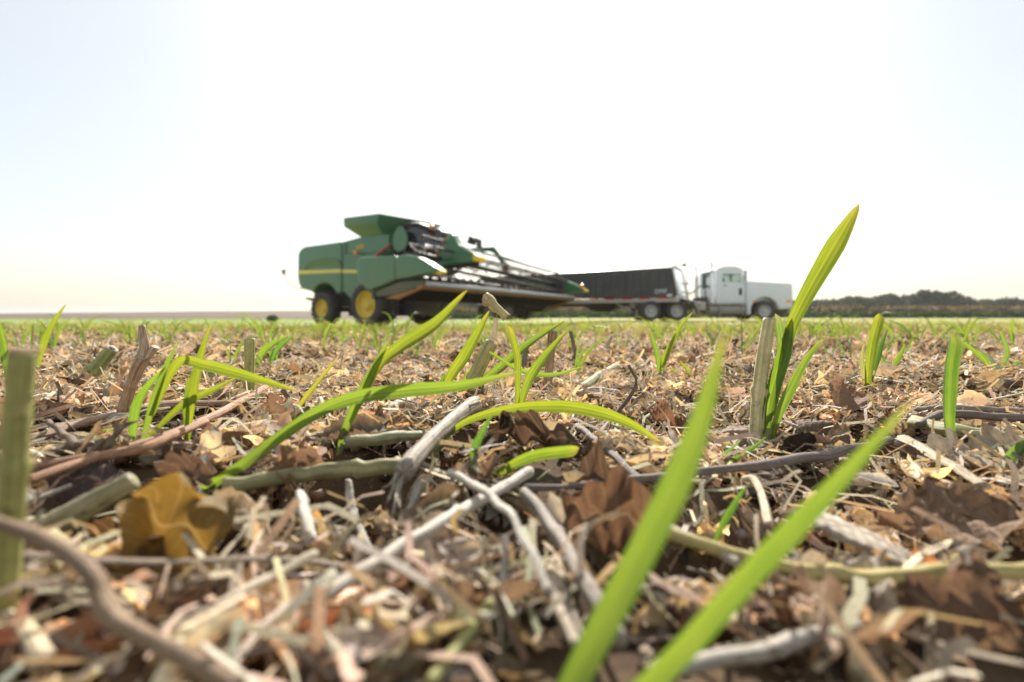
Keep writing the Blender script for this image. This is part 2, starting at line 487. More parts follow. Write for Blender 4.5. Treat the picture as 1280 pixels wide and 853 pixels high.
# the round bush far off at left
bc = np.array([-21.6, 41.0, 0]); bc[2] = H(bc[0], bc[1])
rb = np.random.default_rng(6); m = 380
d = rb.normal(size=(m, 3)); d /= np.linalg.norm(d, axis=1)[:, None]
c = np.array([0, 0, .28]) + d * rb.uniform(.5, 1, (m, 1)) * [.50, .45, .30]
c[:, 2] = np.maximum(c[:, 2], .02)
v, q, t = leaf_cards(c, .11, np.array([(.07, .13, .03)]) * rb.uniform(.6, 1.3, (m, 1)), 7)
bush = empty("bush", bc)
link("foliage", mesh_np("bush_foliage", v, q, None, t), m_far, bush)
v, q, u = merge([tube([(0, 0, -.02), (rb.normal() * .1, rb.normal() * .1, .2), (rb.normal() * .25, rb.normal() * .2, .42)], [.02, .008], 8, 5, .1, i) for i in range(6)])
link("stem", mesh_np("bush_stem", v, q, u), m_bark, bush)
tag(bush, "small round green bush alone in the green strip left of the harvester", "bush")

# ------------------------------------------------------------------ machine materials
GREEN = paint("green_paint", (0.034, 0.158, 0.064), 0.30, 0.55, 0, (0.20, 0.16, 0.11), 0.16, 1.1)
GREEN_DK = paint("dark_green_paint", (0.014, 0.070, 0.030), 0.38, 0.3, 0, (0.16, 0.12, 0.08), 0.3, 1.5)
YELLOW = paint("yellow_paint", (0.82, 0.60, 0.02), 0.38, 0.3, 0, (0.40, 0.27, 0.10), 0.18, 3)
STRIPE = paint("yellow_stripe", (0.70, 0.60, 0.10), 0.40, 0.3, 0, (0.3, 0.22, 0.12), 0.2, 3)
RUBBER = paint("rubber", (0.022, 0.022, 0.027), 0.66, 0, 0, (0.11, 0.09, 0.07), 0.28, 3)
BLACK = paint("black_plastic", (0.018, 0.018, 0.021), 0.45, 0.1, 0, (0.12, 0.09, 0.07), 0.25, 3)
_k = NT("dark_pan"); PAN = _k.done(_k.bsdf(_k.mix(_k.noise(_k.n("NewGeometry").outputs["Position"], 3, 4, .6), (0.008, 0.008, 0.008), (0.030, 0.022, 0.016)), 0.95, 0, 0.05))
POLISH = paint("polished_aluminium", (0.95, 0.95, 0.96), 0.16, 0, 1.0, (0.5, 0.46, 0.4), 0.05, 2.5, False)
IRON = paint("dark_iron", (0.045, 0.042, 0.042), 0.5, 0, 0.6, (0.16, 0.11, 0.075), 0.4, 3)
STEEL = paint("worn_steel", (0.66, 0.65, 0.63), 0.30, 0, 0.9, (0.30, 0.23, 0.15), 0.25, 2.5, False)
ALU = paint("aluminium", (0.86, 0.87, 0.90), 0.36, 0, 1.0, (0.4, 0.36, 0.3), 0.10, 2.5, False)
HUB = paint("wheel_alloy", (0.70, 0.73, 0.78), 0.40, 0, 0.4, (0.34, 0.29, 0.23), 0.2, 3)
GALV = paint("galvanised_steel", (0.55, 0.56, 0.58), 0.42, 0, 0.6, (0.28, 0.22, 0.16), 0.3, 2.5)
RUSTY = paint("soiled_skid", (0.34, 0.165, 0.055), 0.75, 0, 0, (0.18, 0.11, 0.06), 0.5, 2, False)
WHITE = paint("white_paint", (0.73, 0.81, 0.93), 0.30, 0.5, 0, (0.40, 0.34, 0.27), 0.12, 1.5)
DULLWHITE = paint("dull_white", (0.60, 0.64, 0.70), 0.5, 0, 0, (0.33, 0.27, 0.2), 0.35, 2)
CHROME = paint("chrome", (0.80, 0.80, 0.82), 0.14, 0, 1.0, (0.3, 0.25, 0.2), 0.12, 3)
TARP = paint("black_panel", (0.032, 0.031, 0.038), 0.42, 0.15, 0, (0.13, 0.105, 0.085), 0.3, 1.2)
RED = paint("red_paint", (0.42, 0.03, 0.04), 0.4, 0.2, 0, (0.2, 0.12, 0.08), 0.2, 4, False)
AMBER = paint("amber_lens", (0.90, 0.26, 0.015), 0.2, 0.5, 0, (0.9, 0.26, 0.02), 0.0, 4, False)
REDLENS = paint("red_lens", (0.55, 0.02, 0.02), 0.25, 0.5, 0, (0.4, 0.02, 0.02), 0.0, 4, False)
LAMP = paint("lamp_lens", (0.70, 0.72, 0.74), 0.15, 0.5, 0, (0.5, 0.5, 0.5), 0.0, 4, False)

def glass_mat(name, tint, alpha):
    k = NT(name)
    g = k.bsdf(tint, 0.04, 0, 0.8, 0.4)
    t = k.n("BsdfTransparent"); k.set(t.inputs[0], (0.86, 0.92, 0.90))
    ms = k.n("MixShader"); ms.inputs[0].default_value = alpha
    k.t.links.new(t.outputs[0], ms.inputs[1]); k.t.links.new(g, ms.inputs[2])
    return k.done(ms.outputs[0])
GLASS = glass_mat("window_glass", (0.05, 0.06, 0.06), 0.22)
CABGLASS = glass_mat("tinted_cab_glass", (0.012, 0.014, 0.018), 0.86)

class MB:
    """Collects faces, then becomes one mesh object."""
    def __init__(self): self.v, self.f = [], []
    def add(self, v, f):
        o = len(self.v); self.v += [tuple(p) for p in v]; self.f += [tuple(i + o for i in q) for q in f]; return self
    def box(self, x0, x1, y0, y1, z0, z1):
        return self.add([(x, y, z) for x in (x0, x1) for y in (y0, y1) for z in (z0, z1)],
                        [(0, 1, 3, 2), (4, 6, 7, 5), (0, 4, 5, 1), (2, 3, 7, 6), (0, 2, 6, 4), (1, 5, 7, 3)])
    def prism(self, prof, y0, y1, prof2=None):
        """Side outline (x, z), extruded from y0 to y1 (with another outline at y1 when given)."""
        p2 = prof2 or prof; n = len(prof)
        if y1 < y0: prof, p2, y0, y1 = p2, prof, y1, y0
        v = [(x, y0, z) for x, z in prof] + [(x, y1, z) for x, z in p2]
        f = [tuple(range(n)), tuple(range(2 * n - 1, n - 1, -1))] + [(i, n + i, n + (i + 1) % n, (i + 1) % n) for i in range(n)]
        return self.add(v, f)
    def tube(self, P, rad, n=None, sides=8, smooth_path=True):
        n = n or (2 if len(P) == 2 else 6 * len(P))
        if not smooth_path: 
            for a, b in zip(P[:-1], P[1:]): self.tube([a, b], rad, 2, sides)
            return self
        v, q, _ = tube(P, rad, n, sides); return self.add(v, q.tolist())
    def lathe(self, prof, n=36, cx=0.0, cz=0.0, y=0.0):
        """Outline (radius, y) turned about the y axis."""
        v = []
        for i in range(n):
            a = 2 * math.pi * i / n
            v += [(cx + r * math.cos(a), y + h, cz + r * math.sin(a)) for r, h in prof]
        m = len(prof)
        f = [(i * m + j, i * m + j + 1, ((i + 1) % n) * m + j + 1, ((i + 1) % n) * m + j) for i in range(n) for j in range(m - 1)]
        return self.add(v, f)
    def build(self, name, mat, parent=None, bevel=0.0, segs=2, smooth=True):
        me = bpy.data.meshes.new(name); me.from_pydata(self.v, [], self.f)
        bm = bmesh.new(); bm.from_mesh(me); bmesh.ops.recalc_face_normals(bm, faces=bm.faces); bm.to_mesh(me); bm.free()
        if smooth:
            me.shade_smooth(); me.set_sharp_from_angle(angle=R(38))
        return link(name, me, mat, parent, bevel, segs)

def wheel(parent, x, y, z, r, w, side, rim_r, rim_mat, lugs=20, lug_h=.05, name="wheel", dish=.12):
    """Empty > tyre, rim.  side = +1 when the outer face looks to +y."""
    e = empty(name, (x, y, z)); e.parent = parent
    b = r - lug_h
    t = MB().lathe([(rim_r, -w * .44), (rim_r + .04, -w * .49), (b * .86, -w * .5), (b * .97, -w * .44), (b, -w * .3), (b, w * .3), (b * .97, w * .44), (b * .86, w * .5), (rim_r + .04, w * .49), (rim_r, w * .44)], 48)
    for i in range(lugs):
        for s in (-1, 1):
            a0 = 2 * math.pi * (i + (0.5 if s > 0 else 0)) / lugs; da = 2 * math.pi / lugs
            vs = []
            for (aa_, yy) in ((0, 0.02), (da * .34, 0.02), (da * 1.15, .47), (da * .78, .47)):
                for rad in (b - .01 - (0.05 * r if yy > .4 else 0), r - (0.035 * r if yy > .4 else 0)):
                    vs.append((rad * math.cos(a0 - aa_), s * yy * w, rad * math.sin(a0 - aa_)))
            t.add(vs, [(0, 2, 4, 6), (1, 7, 5, 3), (0, 1, 3, 2), (2, 3, 5, 4), (4, 5, 7, 6), (6, 7, 1, 0)])
    t.build("tyre", RUBBER, e)
    o = side
    rm = MB().lathe([(rim_r + .025, o * w * .43), (rim_r + .005, o * w * .45), (rim_r * .93, o * w * .40), (rim_r * .88, o * (w * .40 - dish)), (rim_r * .55, o * (w * .36 - dish * 1.3)),
                     (rim_r * .40, o * (w * .36 - dish)), (rim_r * .30, o * (w * .36 - dish * .7)), (rim_r * .27, o * (w * .36 - dish * .2)), (0.001, o * (w * .36 - dish * .15))], 40)
    for i in range(10):
        a = 2 * math.pi * i / 10
        cx_, cz_ = rim_r * .46 * math.cos(a), rim_r * .46 * math.sin(a)
        rm.lathe([(.022, o * (w * .36 - dish * 1.25)), (.022, o * (w * .36 - dish * .85)), (.001, o * (w * .36 - dish * .85))], 6, cx_, cz_)
    rm.build("rim", rim_mat, e)
    return e

# ------------------------------------------------------------------ combine harvester  (local: x forward, -y towards the camera, z up)
HX, HY = -5.133, 21.508
HZ = float(H(HX, HY)) * 0 - 0.35
comb = empty("combine_harvester", (HX, HY, HZ), -0.535)
tag(comb, "green combine harvester with yellow rims and its wide header raised", "combine harvester")
W1 = 1.55
# rear hood with a cut-out over the rear wheel
arch = [(-3.75 + .98 * math.cos(a), 1.12 + .95 * math.sin(a)) for a in np.linspace(R(150), R(28), 14)]
hood = [(-5.50, 1.86), (-5.72, 2.10), (-5.80, 2.5), (-5.78, 3.60), (-5.62, 3.84), (-5.25, 3.97), (-2.44, 3.99), (-2.44, 1.62), (-2.62, 1.50)] + arch[::-1] + [(-4.7, 1.70)]
MB().prism(hood, -W1, W1).build("rear_hood", GREEN, comb, .10, 3)
for s in (-1, 1):
    # the sculpted hollow of the hood side: an overhanging arched lip with a face that leans under it
    ar = [(-3.72 + 1.34 * math.cos(a), 2.82 + .46 * math.sin(a)) for a in np.linspace(R(180), 0, 19)]
    vv = [(x, s * (W1 + .09), z) for x, z in ar] + [(x, s * (W1 - .02), 2.80) for x, z in ar] + [(x, s * (W1 - .02), z + .03) for x, z in ar]
    n = len(ar)
    ff = [(i, i + 1, n + i + 1, n + i) for i in range(n - 1)] + [(i, i + 1, 2 * n + i + 1, 2 * n + i) for i in range(n - 1)]
    MB().add(vv, ff).build("hood_flare", GREEN, comb)
    st = MB().prism([(-5.74, 2.60), (-5.74, 2.78), (-2.47, 2.68), (-2.47, 2.52)], s * (W1 + .012), s * (W1 - .01))
    st.prism([(-2.36, 2.50), (-2.36, 2.66), (-1.39, 2.60), (-1.39, 2.44)], s * (W1 + .012), s * (W1 - .01))
    st.build("stripe", STRIPE, comb)
    MB().prism([(-2.435, 1.7), (-2.435, 3.9), (-2.365, 3.9), (-2.365, 1.5)], s * (W1 - .04), s * (W1 - .12)).build("panel_gap", BLACK, comb)
# side panels between the hood and the cab
MB().prism([(-2.36, 1.62), (-2.36, 3.97), (-1.3, 4.08), (0.62, 4.06), (0.62, 3.20), (.2, 3.17), (.2, 1.30), (-1.1, 1.15), (-1.75, 1.25)], -W1, W1).build("side_panel", GREEN, comb, .05)
MB().box(-2.34, -1.28, -W1 - .02, -W1 + .02, 3.36, 3.42).box(-1.28, .55, -W1 - .02, -W1 + .02, 3.30, 3.35).box(-2.2, -2.05, -W1 - .025, -W1, 3.42, 3.95).build("panel_seam", GREEN_DK, comb, .01)
# grain tank with flared extensions
tk = MB()
lo = [(-1.05, 1.5), (1.3, 1.5), (1.3, -1.5), (-1.05, -1.5)]; mid = [(-1.85, 1.92), (.95, 1.92), (.95, -1.92), (-1.85, -1.92)]
lo = [(-1.05, 1.5, 4.0), (.3, 1.5, 4.0), (.6, .8, 4.0), (.6, -.3, 4.0), (.3, -1.5, 4.0), (-1.05, -1.5, 4.0)]
mid = [(-1.85, 1.92, 4.56), (.28, 1.92, 4.52), (1.3, .9, 4.44), (1.3, -.3, 4.44), (.28, -1.92, 4.52), (-1.85, -1.92, 4.56)]
rim = [(-1.86, 1.93, 4.98), (.42, 1.93, 4.95), (1.55, .95, 4.79), (1.55, -.3, 4.76), (.42, -1.93, 4.92), (-1.86, -1.93, 4.98)]
inn = [(x * .94, y * .94, z - .03) for x, y, z in rim]; bot = [(x * .9, y * .9, 4.2) for x, y, z in lo]
vv = lo + mid + rim + inn + bot
ff = [(5, 4, 3, 2, 1, 0)] + [(i + 6 * k, (i + 1) % 6 + 6 * k, (i + 1) % 6 + 6 * k + 6, i + 6 * k + 6) for k in range(4) for i in range(6)] + [(24, 25, 26, 27, 28, 29)]
tk.add(vv, ff).build("grain_tank", GREEN, comb, .05)
# cab: curved tinted glass under a dark roof
cab = MB()
rings = []
for z, xf, xb, yy in ((2.62, 2.35, .75, .92), (2.9, 2.62, .72, 1.0), (3.4, 2.80, .70, 1.04), (3.9, 2.78, .70, 1.02), (4.25, 2.62, .72, .98), (4.40, 2.50, .74, .95)):
    pts = []
    for a in np.linspace(-90, 90, 13):
        ca, sa = math.cos(R(a)), math.sin(R(a))
        pts.append((xb + .5 + (xf - xb - .5) * abs(ca) ** .7, yy * math.copysign(abs(sa) ** .6, sa), z))
    pts += [(xb, yy, z), (xb, -yy, z)]
    rings.append(pts)
m = len(rings[0]); vv = [p for rg in rings for p in rg]
ff = [(k * m + i, k * m + (i + 1) % m, (k + 1) * m + (i + 1) % m, (k + 1) * m + i) for k in range(len(rings) - 1) for i in range(m)]
vv = [(x, y, z - (.42 * max(0, (x - 1.5) / 1.1) ** 1.6 if z > 3.5 else 0) * min(1, (z - 3.4) / .8)) for x, y, z in vv]
cab.add(vv, ff); cab.build("cab_glass", CABGLASS, comb)
rf = MB(); rv = []
for z, g in ((4.40, 1.03), (4.48, 1.10), (4.57, 1.06), (4.63, .86)):
    rv.append([((x - 1.6) * g + 1.65, y * g, z) for x, y, _ in rings[-1]])
vv = [(x, y, z - .42 * max(0, (x - 1.5) / 1.1) ** 1.6) for rg in rv for x, y, z in rg]
ff = [(k * m + i, k * m + (i + 1) % m, (k + 1) * m + (i + 1) % m, (k + 1) * m + i) for k in range(3) for i in range(m)] + [tuple(range(3 * m, 4 * m)), tuple(range(m - 1, -1, -1))]
roof = rf.add(vv, ff).build("cab_roof", BLACK, comb)
for y in (-.75, -.4, .4, .75):
    MB().lathe([(.001, -.03), (.055, -.03), (.065, .03), (.001, .03)], 14, 2.58, 4.20, y).build("work_lamp", LAMP, roof)
MB().box(.62, .74, -1.08, 1.08, 2.6, 4.4).box(.7, 2.5, -1.0, 1.0, 2.45, 2.64).build("cab_frame", BLACK, comb, .03)
MB().box(1.15, 1.75, -.3, .3, 2.62, 3.1).box(1.1, 1.25, -.3, .3, 3.1, 3.8).build("seat", BLACK, comb, .06)
MB().tube([(2.25, 0, 2.64), (2.1, 0, 3.3)], .05).lathe([(.19, -.02), (.19, .02)], 16, 2.1, 3.3).build("steering_column", BLACK, comb)
# the oval green cover beside the cab
ov = [(1.14 + .44 * math.sin(a) * (1 - .22 * math.cos(a)), 3.82 + .57 * math.cos(a)) for a in np.linspace(0, 2 * math.pi, 28, endpoint=False)]
MB().prism(ov, -1.42, -1.26, [((x - 1.14) * .9 + 1.14, (z - 3.82) * .92 + 3.82) for x, z in ov]).build("oval_cover", GREEN, comb, .03)
MB().tube([(1.14, -1.3, 3.8), (.9, -1.0, 3.7)], .04).build("cover_bracket", BLACK, comb)
MB().tube([(-.15, -1.62, 3.08), (.32, -1.66, 3.32), (.72, -1.5, 3.62)], .05).build("red_hose", RED, comb)
MB().tube([(.1, -1.6, 3.17), (.9, -1.62, 3.25), (1.0, -1.6, 2.4)], .03).tube([(.95, -1.6, 3.25), (.95, -1.6, 2.45)], .025).build("handrail", BLACK, comb)
MB().box(.6, 2.2, -1.5, -.9, 2.35, 2.45).box(.65, 2.1, -1.35, -1.0, 2.45, 3.1).build("service_deck", IRON, comb, .03)
am = MB().tube([(-1.2, -W1 + .02, 3.34), (-1.2, -W1 - .18, 3.34)], .025).build("beacon_arm", BLACK, comb)
MB().lathe([(.001, -.06), (.085, -.06), (.10, 0), (.085, .06), (.001, .06)], 16, -1.2, 3.36, -W1 - .22).build("amber_light", AMBER, comb)
MB().lathe([(.001, -.09), (.10, -.09), (.115, 0), (.10, .09), (.001, .09)], 16, 2.62, 4.26, -1.0).build("amber_light", AMBER, comb)
# yellow model digits on the tank side (too soft in the photograph to read)
fc = bpy.data.curves.new("decal", 'FONT'); fc.body = "S680"; fc.size = .26; fc.extrude = .004
tmp = bpy.data.objects.new("decal", fc); COL.objects.link(tmp)
bpy.context.view_layer.update()
dme = bpy.data.meshes.new_from_object(tmp.evaluated_get(bpy.context.evaluated_depsgraph_get()))
bpy.data.objects.remove(tmp)
dec = link("number_decal", dme, YELLOW, comb); dme.materials.clear(); dme.materials.append(YELLOW)
dec.location = (-1.42, -W1 - .012, 3.55); dec.rotation_euler = (R(90), 0, 0)
# mirrors on arms ahead of the cab
for s in (-1, 1):
    MB().tube([(2.2, s * .9, 4.25), (3.0, s * 1.15, 4.16), (3.35, s * 1.45, 4.02)], .03).build("mirror_arm", BLACK, comb)
    MB().box(3.28, 3.38, s * 1.3, s * 1.65, 3.48, 4.04).build("mirror", BLACK, comb, .04)
    MB().tube([(2.6, s * .8, 3.0), (3.2, s * 1.3, 2.75)], .05).tube([(2.5, s * .9, 2.8), (3.5, s * 1.2, 2.5)], .04).build("front_handrail", IRON, comb)
# chassis, axles, feeder house
MB().box(-4.9, 1.6, -.85, .85, .95, 1.75).box(-5.4, -4.6, -.9, .9, 1.2, 1.9).build("chassis", BLACK, comb, .05)
MB().box(-2.9, 1.5, -.8, .8, .48, .93).build("belly_pan", BLACK, comb, .05)
MB().box(-.22, .22, -1.7, 1.7, .75, 1.15).tube([(-3.7, -1.5, .8), (-3.7, 1.5, .8)], .13).build("axle", GREEN_DK, comb, .03)
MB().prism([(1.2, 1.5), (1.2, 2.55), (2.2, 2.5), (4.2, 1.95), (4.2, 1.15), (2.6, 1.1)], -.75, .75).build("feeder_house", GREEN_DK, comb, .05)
MB().box(-.9, .9, -1.5, -.88, 1.18, 1.32).prism([(.15, 1.25), (.15, 1.9), (.9, 1.9), (1.3, 1.3)], -1.5, -1.0).build("lower_guard", GREEN_DK, comb, .03)
for s in (-1, 1):
    wheel(comb, 0, s * 2.05, .97, .97, .53, s, .58, YELLOW, 22, name="front_wheel", dish=.13)
    wheel(comb, 0, s * 1.42, .97, .97, .53, s, .58, YELLOW, 22, name="front_wheel", dish=.13)
    wheel(comb, -3.7, s * 1.42, .84, .84, .62, s, .43, YELLOW, 18, name="rear_wheel", dish=.11)
MB().box(-5.9, -4.4, -.12, .12, 1.05, 1.2).prism([(-5.1, 1.34), (-4.35, 1.16), (-4.35, 1.22), (-5.1, 1.41)], -1.62, -1.2).build("drawbar", BLACK, comb, .02)
wp = MB().tube([(-5.45, -1.5, 1.84), (-6.05, -1.62, 1.98), (-6.45, -1.7, 2.35), (-6.62, -1.75, 2.62)], .02).build("marker_rod", IRON, comb)
MB().lathe([(.001, -.06), (.07, -.06), (.07, .06), (.001, .06)], 12, -6.63, 2.68, -1.75).build("marker_light", AMBER, wp)
MB().box(-6.70, -6.56, -1.83, -1.67, 2.74, 2.86).build("marker_cap", BLACK, wp, .02)

# ---- header
BEAM = paint("beam_grey", (0.40, 0.42, 0.43), 0.45, 0, 0.2, (0.30, 0.22, 0.14), 0.45, 1.2, False)
HW = 5.7
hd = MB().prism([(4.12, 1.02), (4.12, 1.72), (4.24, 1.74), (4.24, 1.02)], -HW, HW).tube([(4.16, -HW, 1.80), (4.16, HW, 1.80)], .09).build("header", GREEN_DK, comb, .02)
MB().prism([(4.24, 1.00), (4.24, 1.06), (5.2, 1.13), (6.05, 1.335), (6.05, 1.265), (5.2, 1.05)], -HW, HW).build("skid_pan", PAN, hd)
MB().prism([(6.052, 1.337), (6.052, 1.266), (6.30, 1.33), (6.30, 1.40)], -HW, HW).build("skid_edge", RUSTY, hd)
MB().prism([(6.30, 1.345), (6.30, 1.51), (6.37, 1.50), (6.43, 1.345)], -HW + .1, HW - .1).build("cutter_beam", BEAM, hd, .015)
g = MB()
for y in np.arange(-HW + .15, HW - .1, .1524):
    g.add([(6.40, y - .02, 1.35), (6.40, y + .02, 1.35), (6.56, y, 1.36), (6.40, y, 1.39)], [(0, 1, 2), (0, 2, 3), (1, 3, 2), (0, 3, 1)])
g.build("knife_guards", IRON, hd, smooth=False)
ag = MB().lathe([(.20, -HW + .15), (.20, HW - .15)], 20, 4.95, 1.62)
fl = []
for s in (-1, 1):
    nst = 180; vv = []
    for i in range(nst):
        a = 2 * math.pi * i / 18 * s; y = s * (.6 + (HW - .8) * i / nst)
        vv += [(4.95 + .20 * math.cos(a), y, 1.62 + .20 * math.sin(a)), (4.95 + .30 * math.cos(a), y, 1.62 + .30 * math.sin(a))]
    ag.add(vv, [(2 * i, 2 * i + 1, 2 * i + 3, 2 * i + 2) for i in range(nst - 1)])
ag.build("auger", IRON, hd)
for s in (-1, 1):
    y0, y1 = s * (HW + .03), s * (HW - .12)
    MB().prism([(3.60, 1.66), (3.58, 2.24), (3.72, 2.36), (5.24, 2.31), (5.24, 1.57), (4.05, 1.26)], y0 + s * .05, y1).build("end_panel", GREEN, hd, .04)
    MB().prism([(5.29, 1.56), (5.29, 2.22), (5.46, 2.29), (5.75, 2.31), (6.1, 2.24), (6.45, 2.09), (6.95, 1.80), (6.90, 1.70), (6.3, 1.66)], y0 + s * .10, y1 - s * .16).build("crop_divider", GREEN, hd, .07, 3)
    MB().prism([(6.72, 1.675), (6.72, 1.93), (7.0, 1.79), (7.06, 1.72), (6.98, 1.68)], y0 + s * .05, y1 - s * .10).build("divider_tip", YELLOW, hd, .03)
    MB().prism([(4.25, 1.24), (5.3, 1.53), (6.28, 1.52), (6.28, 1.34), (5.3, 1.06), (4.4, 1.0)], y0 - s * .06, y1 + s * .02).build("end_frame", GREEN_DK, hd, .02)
    MB().prism([(4.75, 1.02), (6.25, 1.33), (6.30, 1.40), (6.30, 1.29), (5.3, .98)], y0, y1 + s * .03).build("skid_shoe", RUSTY, hd, .01)
# reel
RX = 5.62
def rz(y): return 2.20 - .032 * y * (1 if y < 0 else 1)
def axis(y): return (RX, y, 2.22 - .035 * y)
reel = MB().tube([axis(-5.2), axis(5.2)], .085, 2, 12).build("reel", IRON, hd)
stations = [-5.1, -3.4, -1.7, 0, 1.7, 3.4, 5.1]
for k in range(6):
    a = R(20 + 60 * k); rr_ = .58
    off = (rr_ * math.cos(a), rr_ * math.sin(a))
    b = MB()
    A_, B_ = axis(-5.1), axis(5.1)
    b.tube([(A_[0] + off[0], A_[1], A_[2] + off[1]), (B_[0] + off[0], B_[1], B_[2] + off[1])], .038, 2, 8)
    for y in stations:
        c_ = axis(y); b.tube([c_, (c_[0] + off[0], y, c_[2] + off[1])], .018, 2, 6)
        a2 = R(20 + 60 * (k + 1)); c2 = (rr_ * math.cos(a2), rr_ * math.sin(a2))
        b.tube([(c_[0] + off[0] * .55, y, c_[2] + off[1] * .55), (c_[0] + c2[0] * .55, y, c_[2] + c2[1] * .55)], .012, 2, 5)
    for y in np.arange(-5.05, 5.06, .13):
        c_ = axis(y); b.tube([(c_[0] + off[0], y, c_[2] + off[1]), (c_[0] + off[0] - .04, y, c_[2] + off[1] - .27)], .010, 2, 4)
    b.build("reel_bat", IRON, hd)
for y in (4.75,):
    c_ = axis(y); MB().lathe([(.001, -.03), (.52, -.03), (.52, .03), (.001, .03)], 26, c_[0], c_[2], y).build("reel_disc", BLACK, hd)
# the lift arm shield nearest the camera, and the bent arm beyond it
sh = [(5.50, 1.98), (5.60, 2.54), (5.98, 3.14), (6.16, 3.15), (6.36, 2.80), (7.02, 2.44), (7.20, 2.30), (7.16, 2.20), (5.87, 2.14)]
MB().prism(sh, -4.12, -3.80).build("reel_arm_shield", GREEN, hd, .05)
MB().prism([(6.98, 2.20), (6.98, 2.47), (7.22, 2.34), (7.26, 2.25), (7.18, 2.18)], -4.15, -3.77).build("shield_tip", YELLOW, hd, .03)
MB().prism([(5.40, 2.35), (5.50, 2.6), (5.93, 3.16), (5.84, 3.16), (5.36, 2.6)], -4.0, -3.85).build("shield_edge", RUSTY, hd)
MB().tube([(5.2, -3.9, 2.1), (7.05, -3.9, 2.16)], .09, 2, 8).lathe([(.001, -.1), (.13, -.1), (.13, .1), (.001, .1)], 16, 6.35, 3.02, -3.3).build("reel_drive_motor", IRON, hd, .01)
MB().tube([(4.16, -3.9, 1.8), (4.9, -3.9, 2.9), (5.6, -3.9, 2.6)], .05, smooth_path=False).build("lift_cylinder", STEEL, hd)
MB().tube([(3.2, 1.1, 3.50), (4.35, 1.1, 3.46), (4.95, 1.1, 2.72)], .11, sides=8, smooth_path=False).build("reel_arm", GREEN, hd)
MB().box(4.85, 5.10, .98, 1.22, 2.38, 2.78).build("reel_bearing", RUSTY, hd, .03)
MB().tube([(3.3, -.6, 2.1), (3.2, 1.1, 3.5)], .08).build("arm_strut", GREEN_DK, hd)
for y in (-2.6, 2.6):
    MB().tube([(4.16, y, 1.8), (5.62, y, 2.22 - .035 * y)], .05).build("reel_support", IRON, hd)
MB().tube([(5.1, -4.5, 3.0), (6.0, -3.3, 3.02), (5.9, 0, 2.78), (5.7, 4.6, 2.62)], .022).build("hydraulic_line", BLACK, hd)
MB().lathe([(.001, -.05), (.10, -.05), (.12, 0), (.10, .05), (.001, .05)], 14, 6.9, 1.95, HW - .5).build("warning_light", AMBER, hd)

# ------------------------------------------------------------------ semi truck (local: x forward; near side at y = -1.2)
TZ = -0.13
TX0, TY0 = 12.87, 24.32
tr = empty("semi_truck", (TX0, TY0, TZ), R(0.0))
tag(tr, "white day cab semi truck with long bonnet and tall exhaust stack", "truck")
S = 1.2
ch = MB().box(-6.4, 1.15, -.45, -.30, .62, .92).box(-6.4, 1.15, .30, .45, .62, .92).box(-6.0, -5.8, -.3, .3, .65, .9).box(-1.5, 1.0, -.35, .35, .6, 1.0)
ch.build("chassis", IRON, tr, .01)
# bonnet with flared wheel arches
archp = [(-.02 + .70 * math.cos(a), .52 + .70 * math.sin(a)) for a in np.linspace(R(168), R(6), 16)]
bon = [(1.38, .70), (1.42, 1.2), (1.40, 1.84), (1.30, 1.92), (-.95, 2.05), (-.95, .95), (-.92, .32), (-.72, .32)] + archp + [(.95, .60)]
for s in (-1, 1):
    MB().prism(bon, s * S, s * .62).build("fender", WHITE, tr, .06, 3)
MB().prism([(1.40, .72), (1.44, 1.2), (1.42, 1.88), (1.32, 1.96), (-.95, 2.09), (-.95, .95), (.9, .95)], -.80, .80).build("bonnet", WHITE, tr, .10, 3)
MB().box(1.41, 1.46, -.55, .55, .85, 1.75).build("grille", CHROME, tr, .02)
MB().prism([(1.18, .36), (1.18, .74), (1.52, .74), (1.55, .55), (1.50, .36)], -S + .02, S - .02).build("bumper", DULLWHITE, tr, .05)
for s in (-1, 1):
    MB().box(1.24, 1.47, s * .74, s * 1.12, .86, 1.16).build("headlight", LAMP, tr, .04)
    MB().box(1.05, 1.36, s * (S - .04), s * (S + .015), .96, 1.06).build("turn_signal", AMBER, tr, .01)
    MB().box(-.66, -.45, s * (S - .03), s * (S + .012), .98, 1.06).build("side_marker", AMBER, tr, .01)
# cab shell
cz = [(-2.42, .90), (-2.42, 2.58), (-2.34, 2.70), (-1.9, 2.79), (-1.35, 2.78), (-1.12, 2.68), (-.94, 2.08), (-.94, .90)]
CW = 1.08
cabm = MB()
def ring(poly, inner): return poly
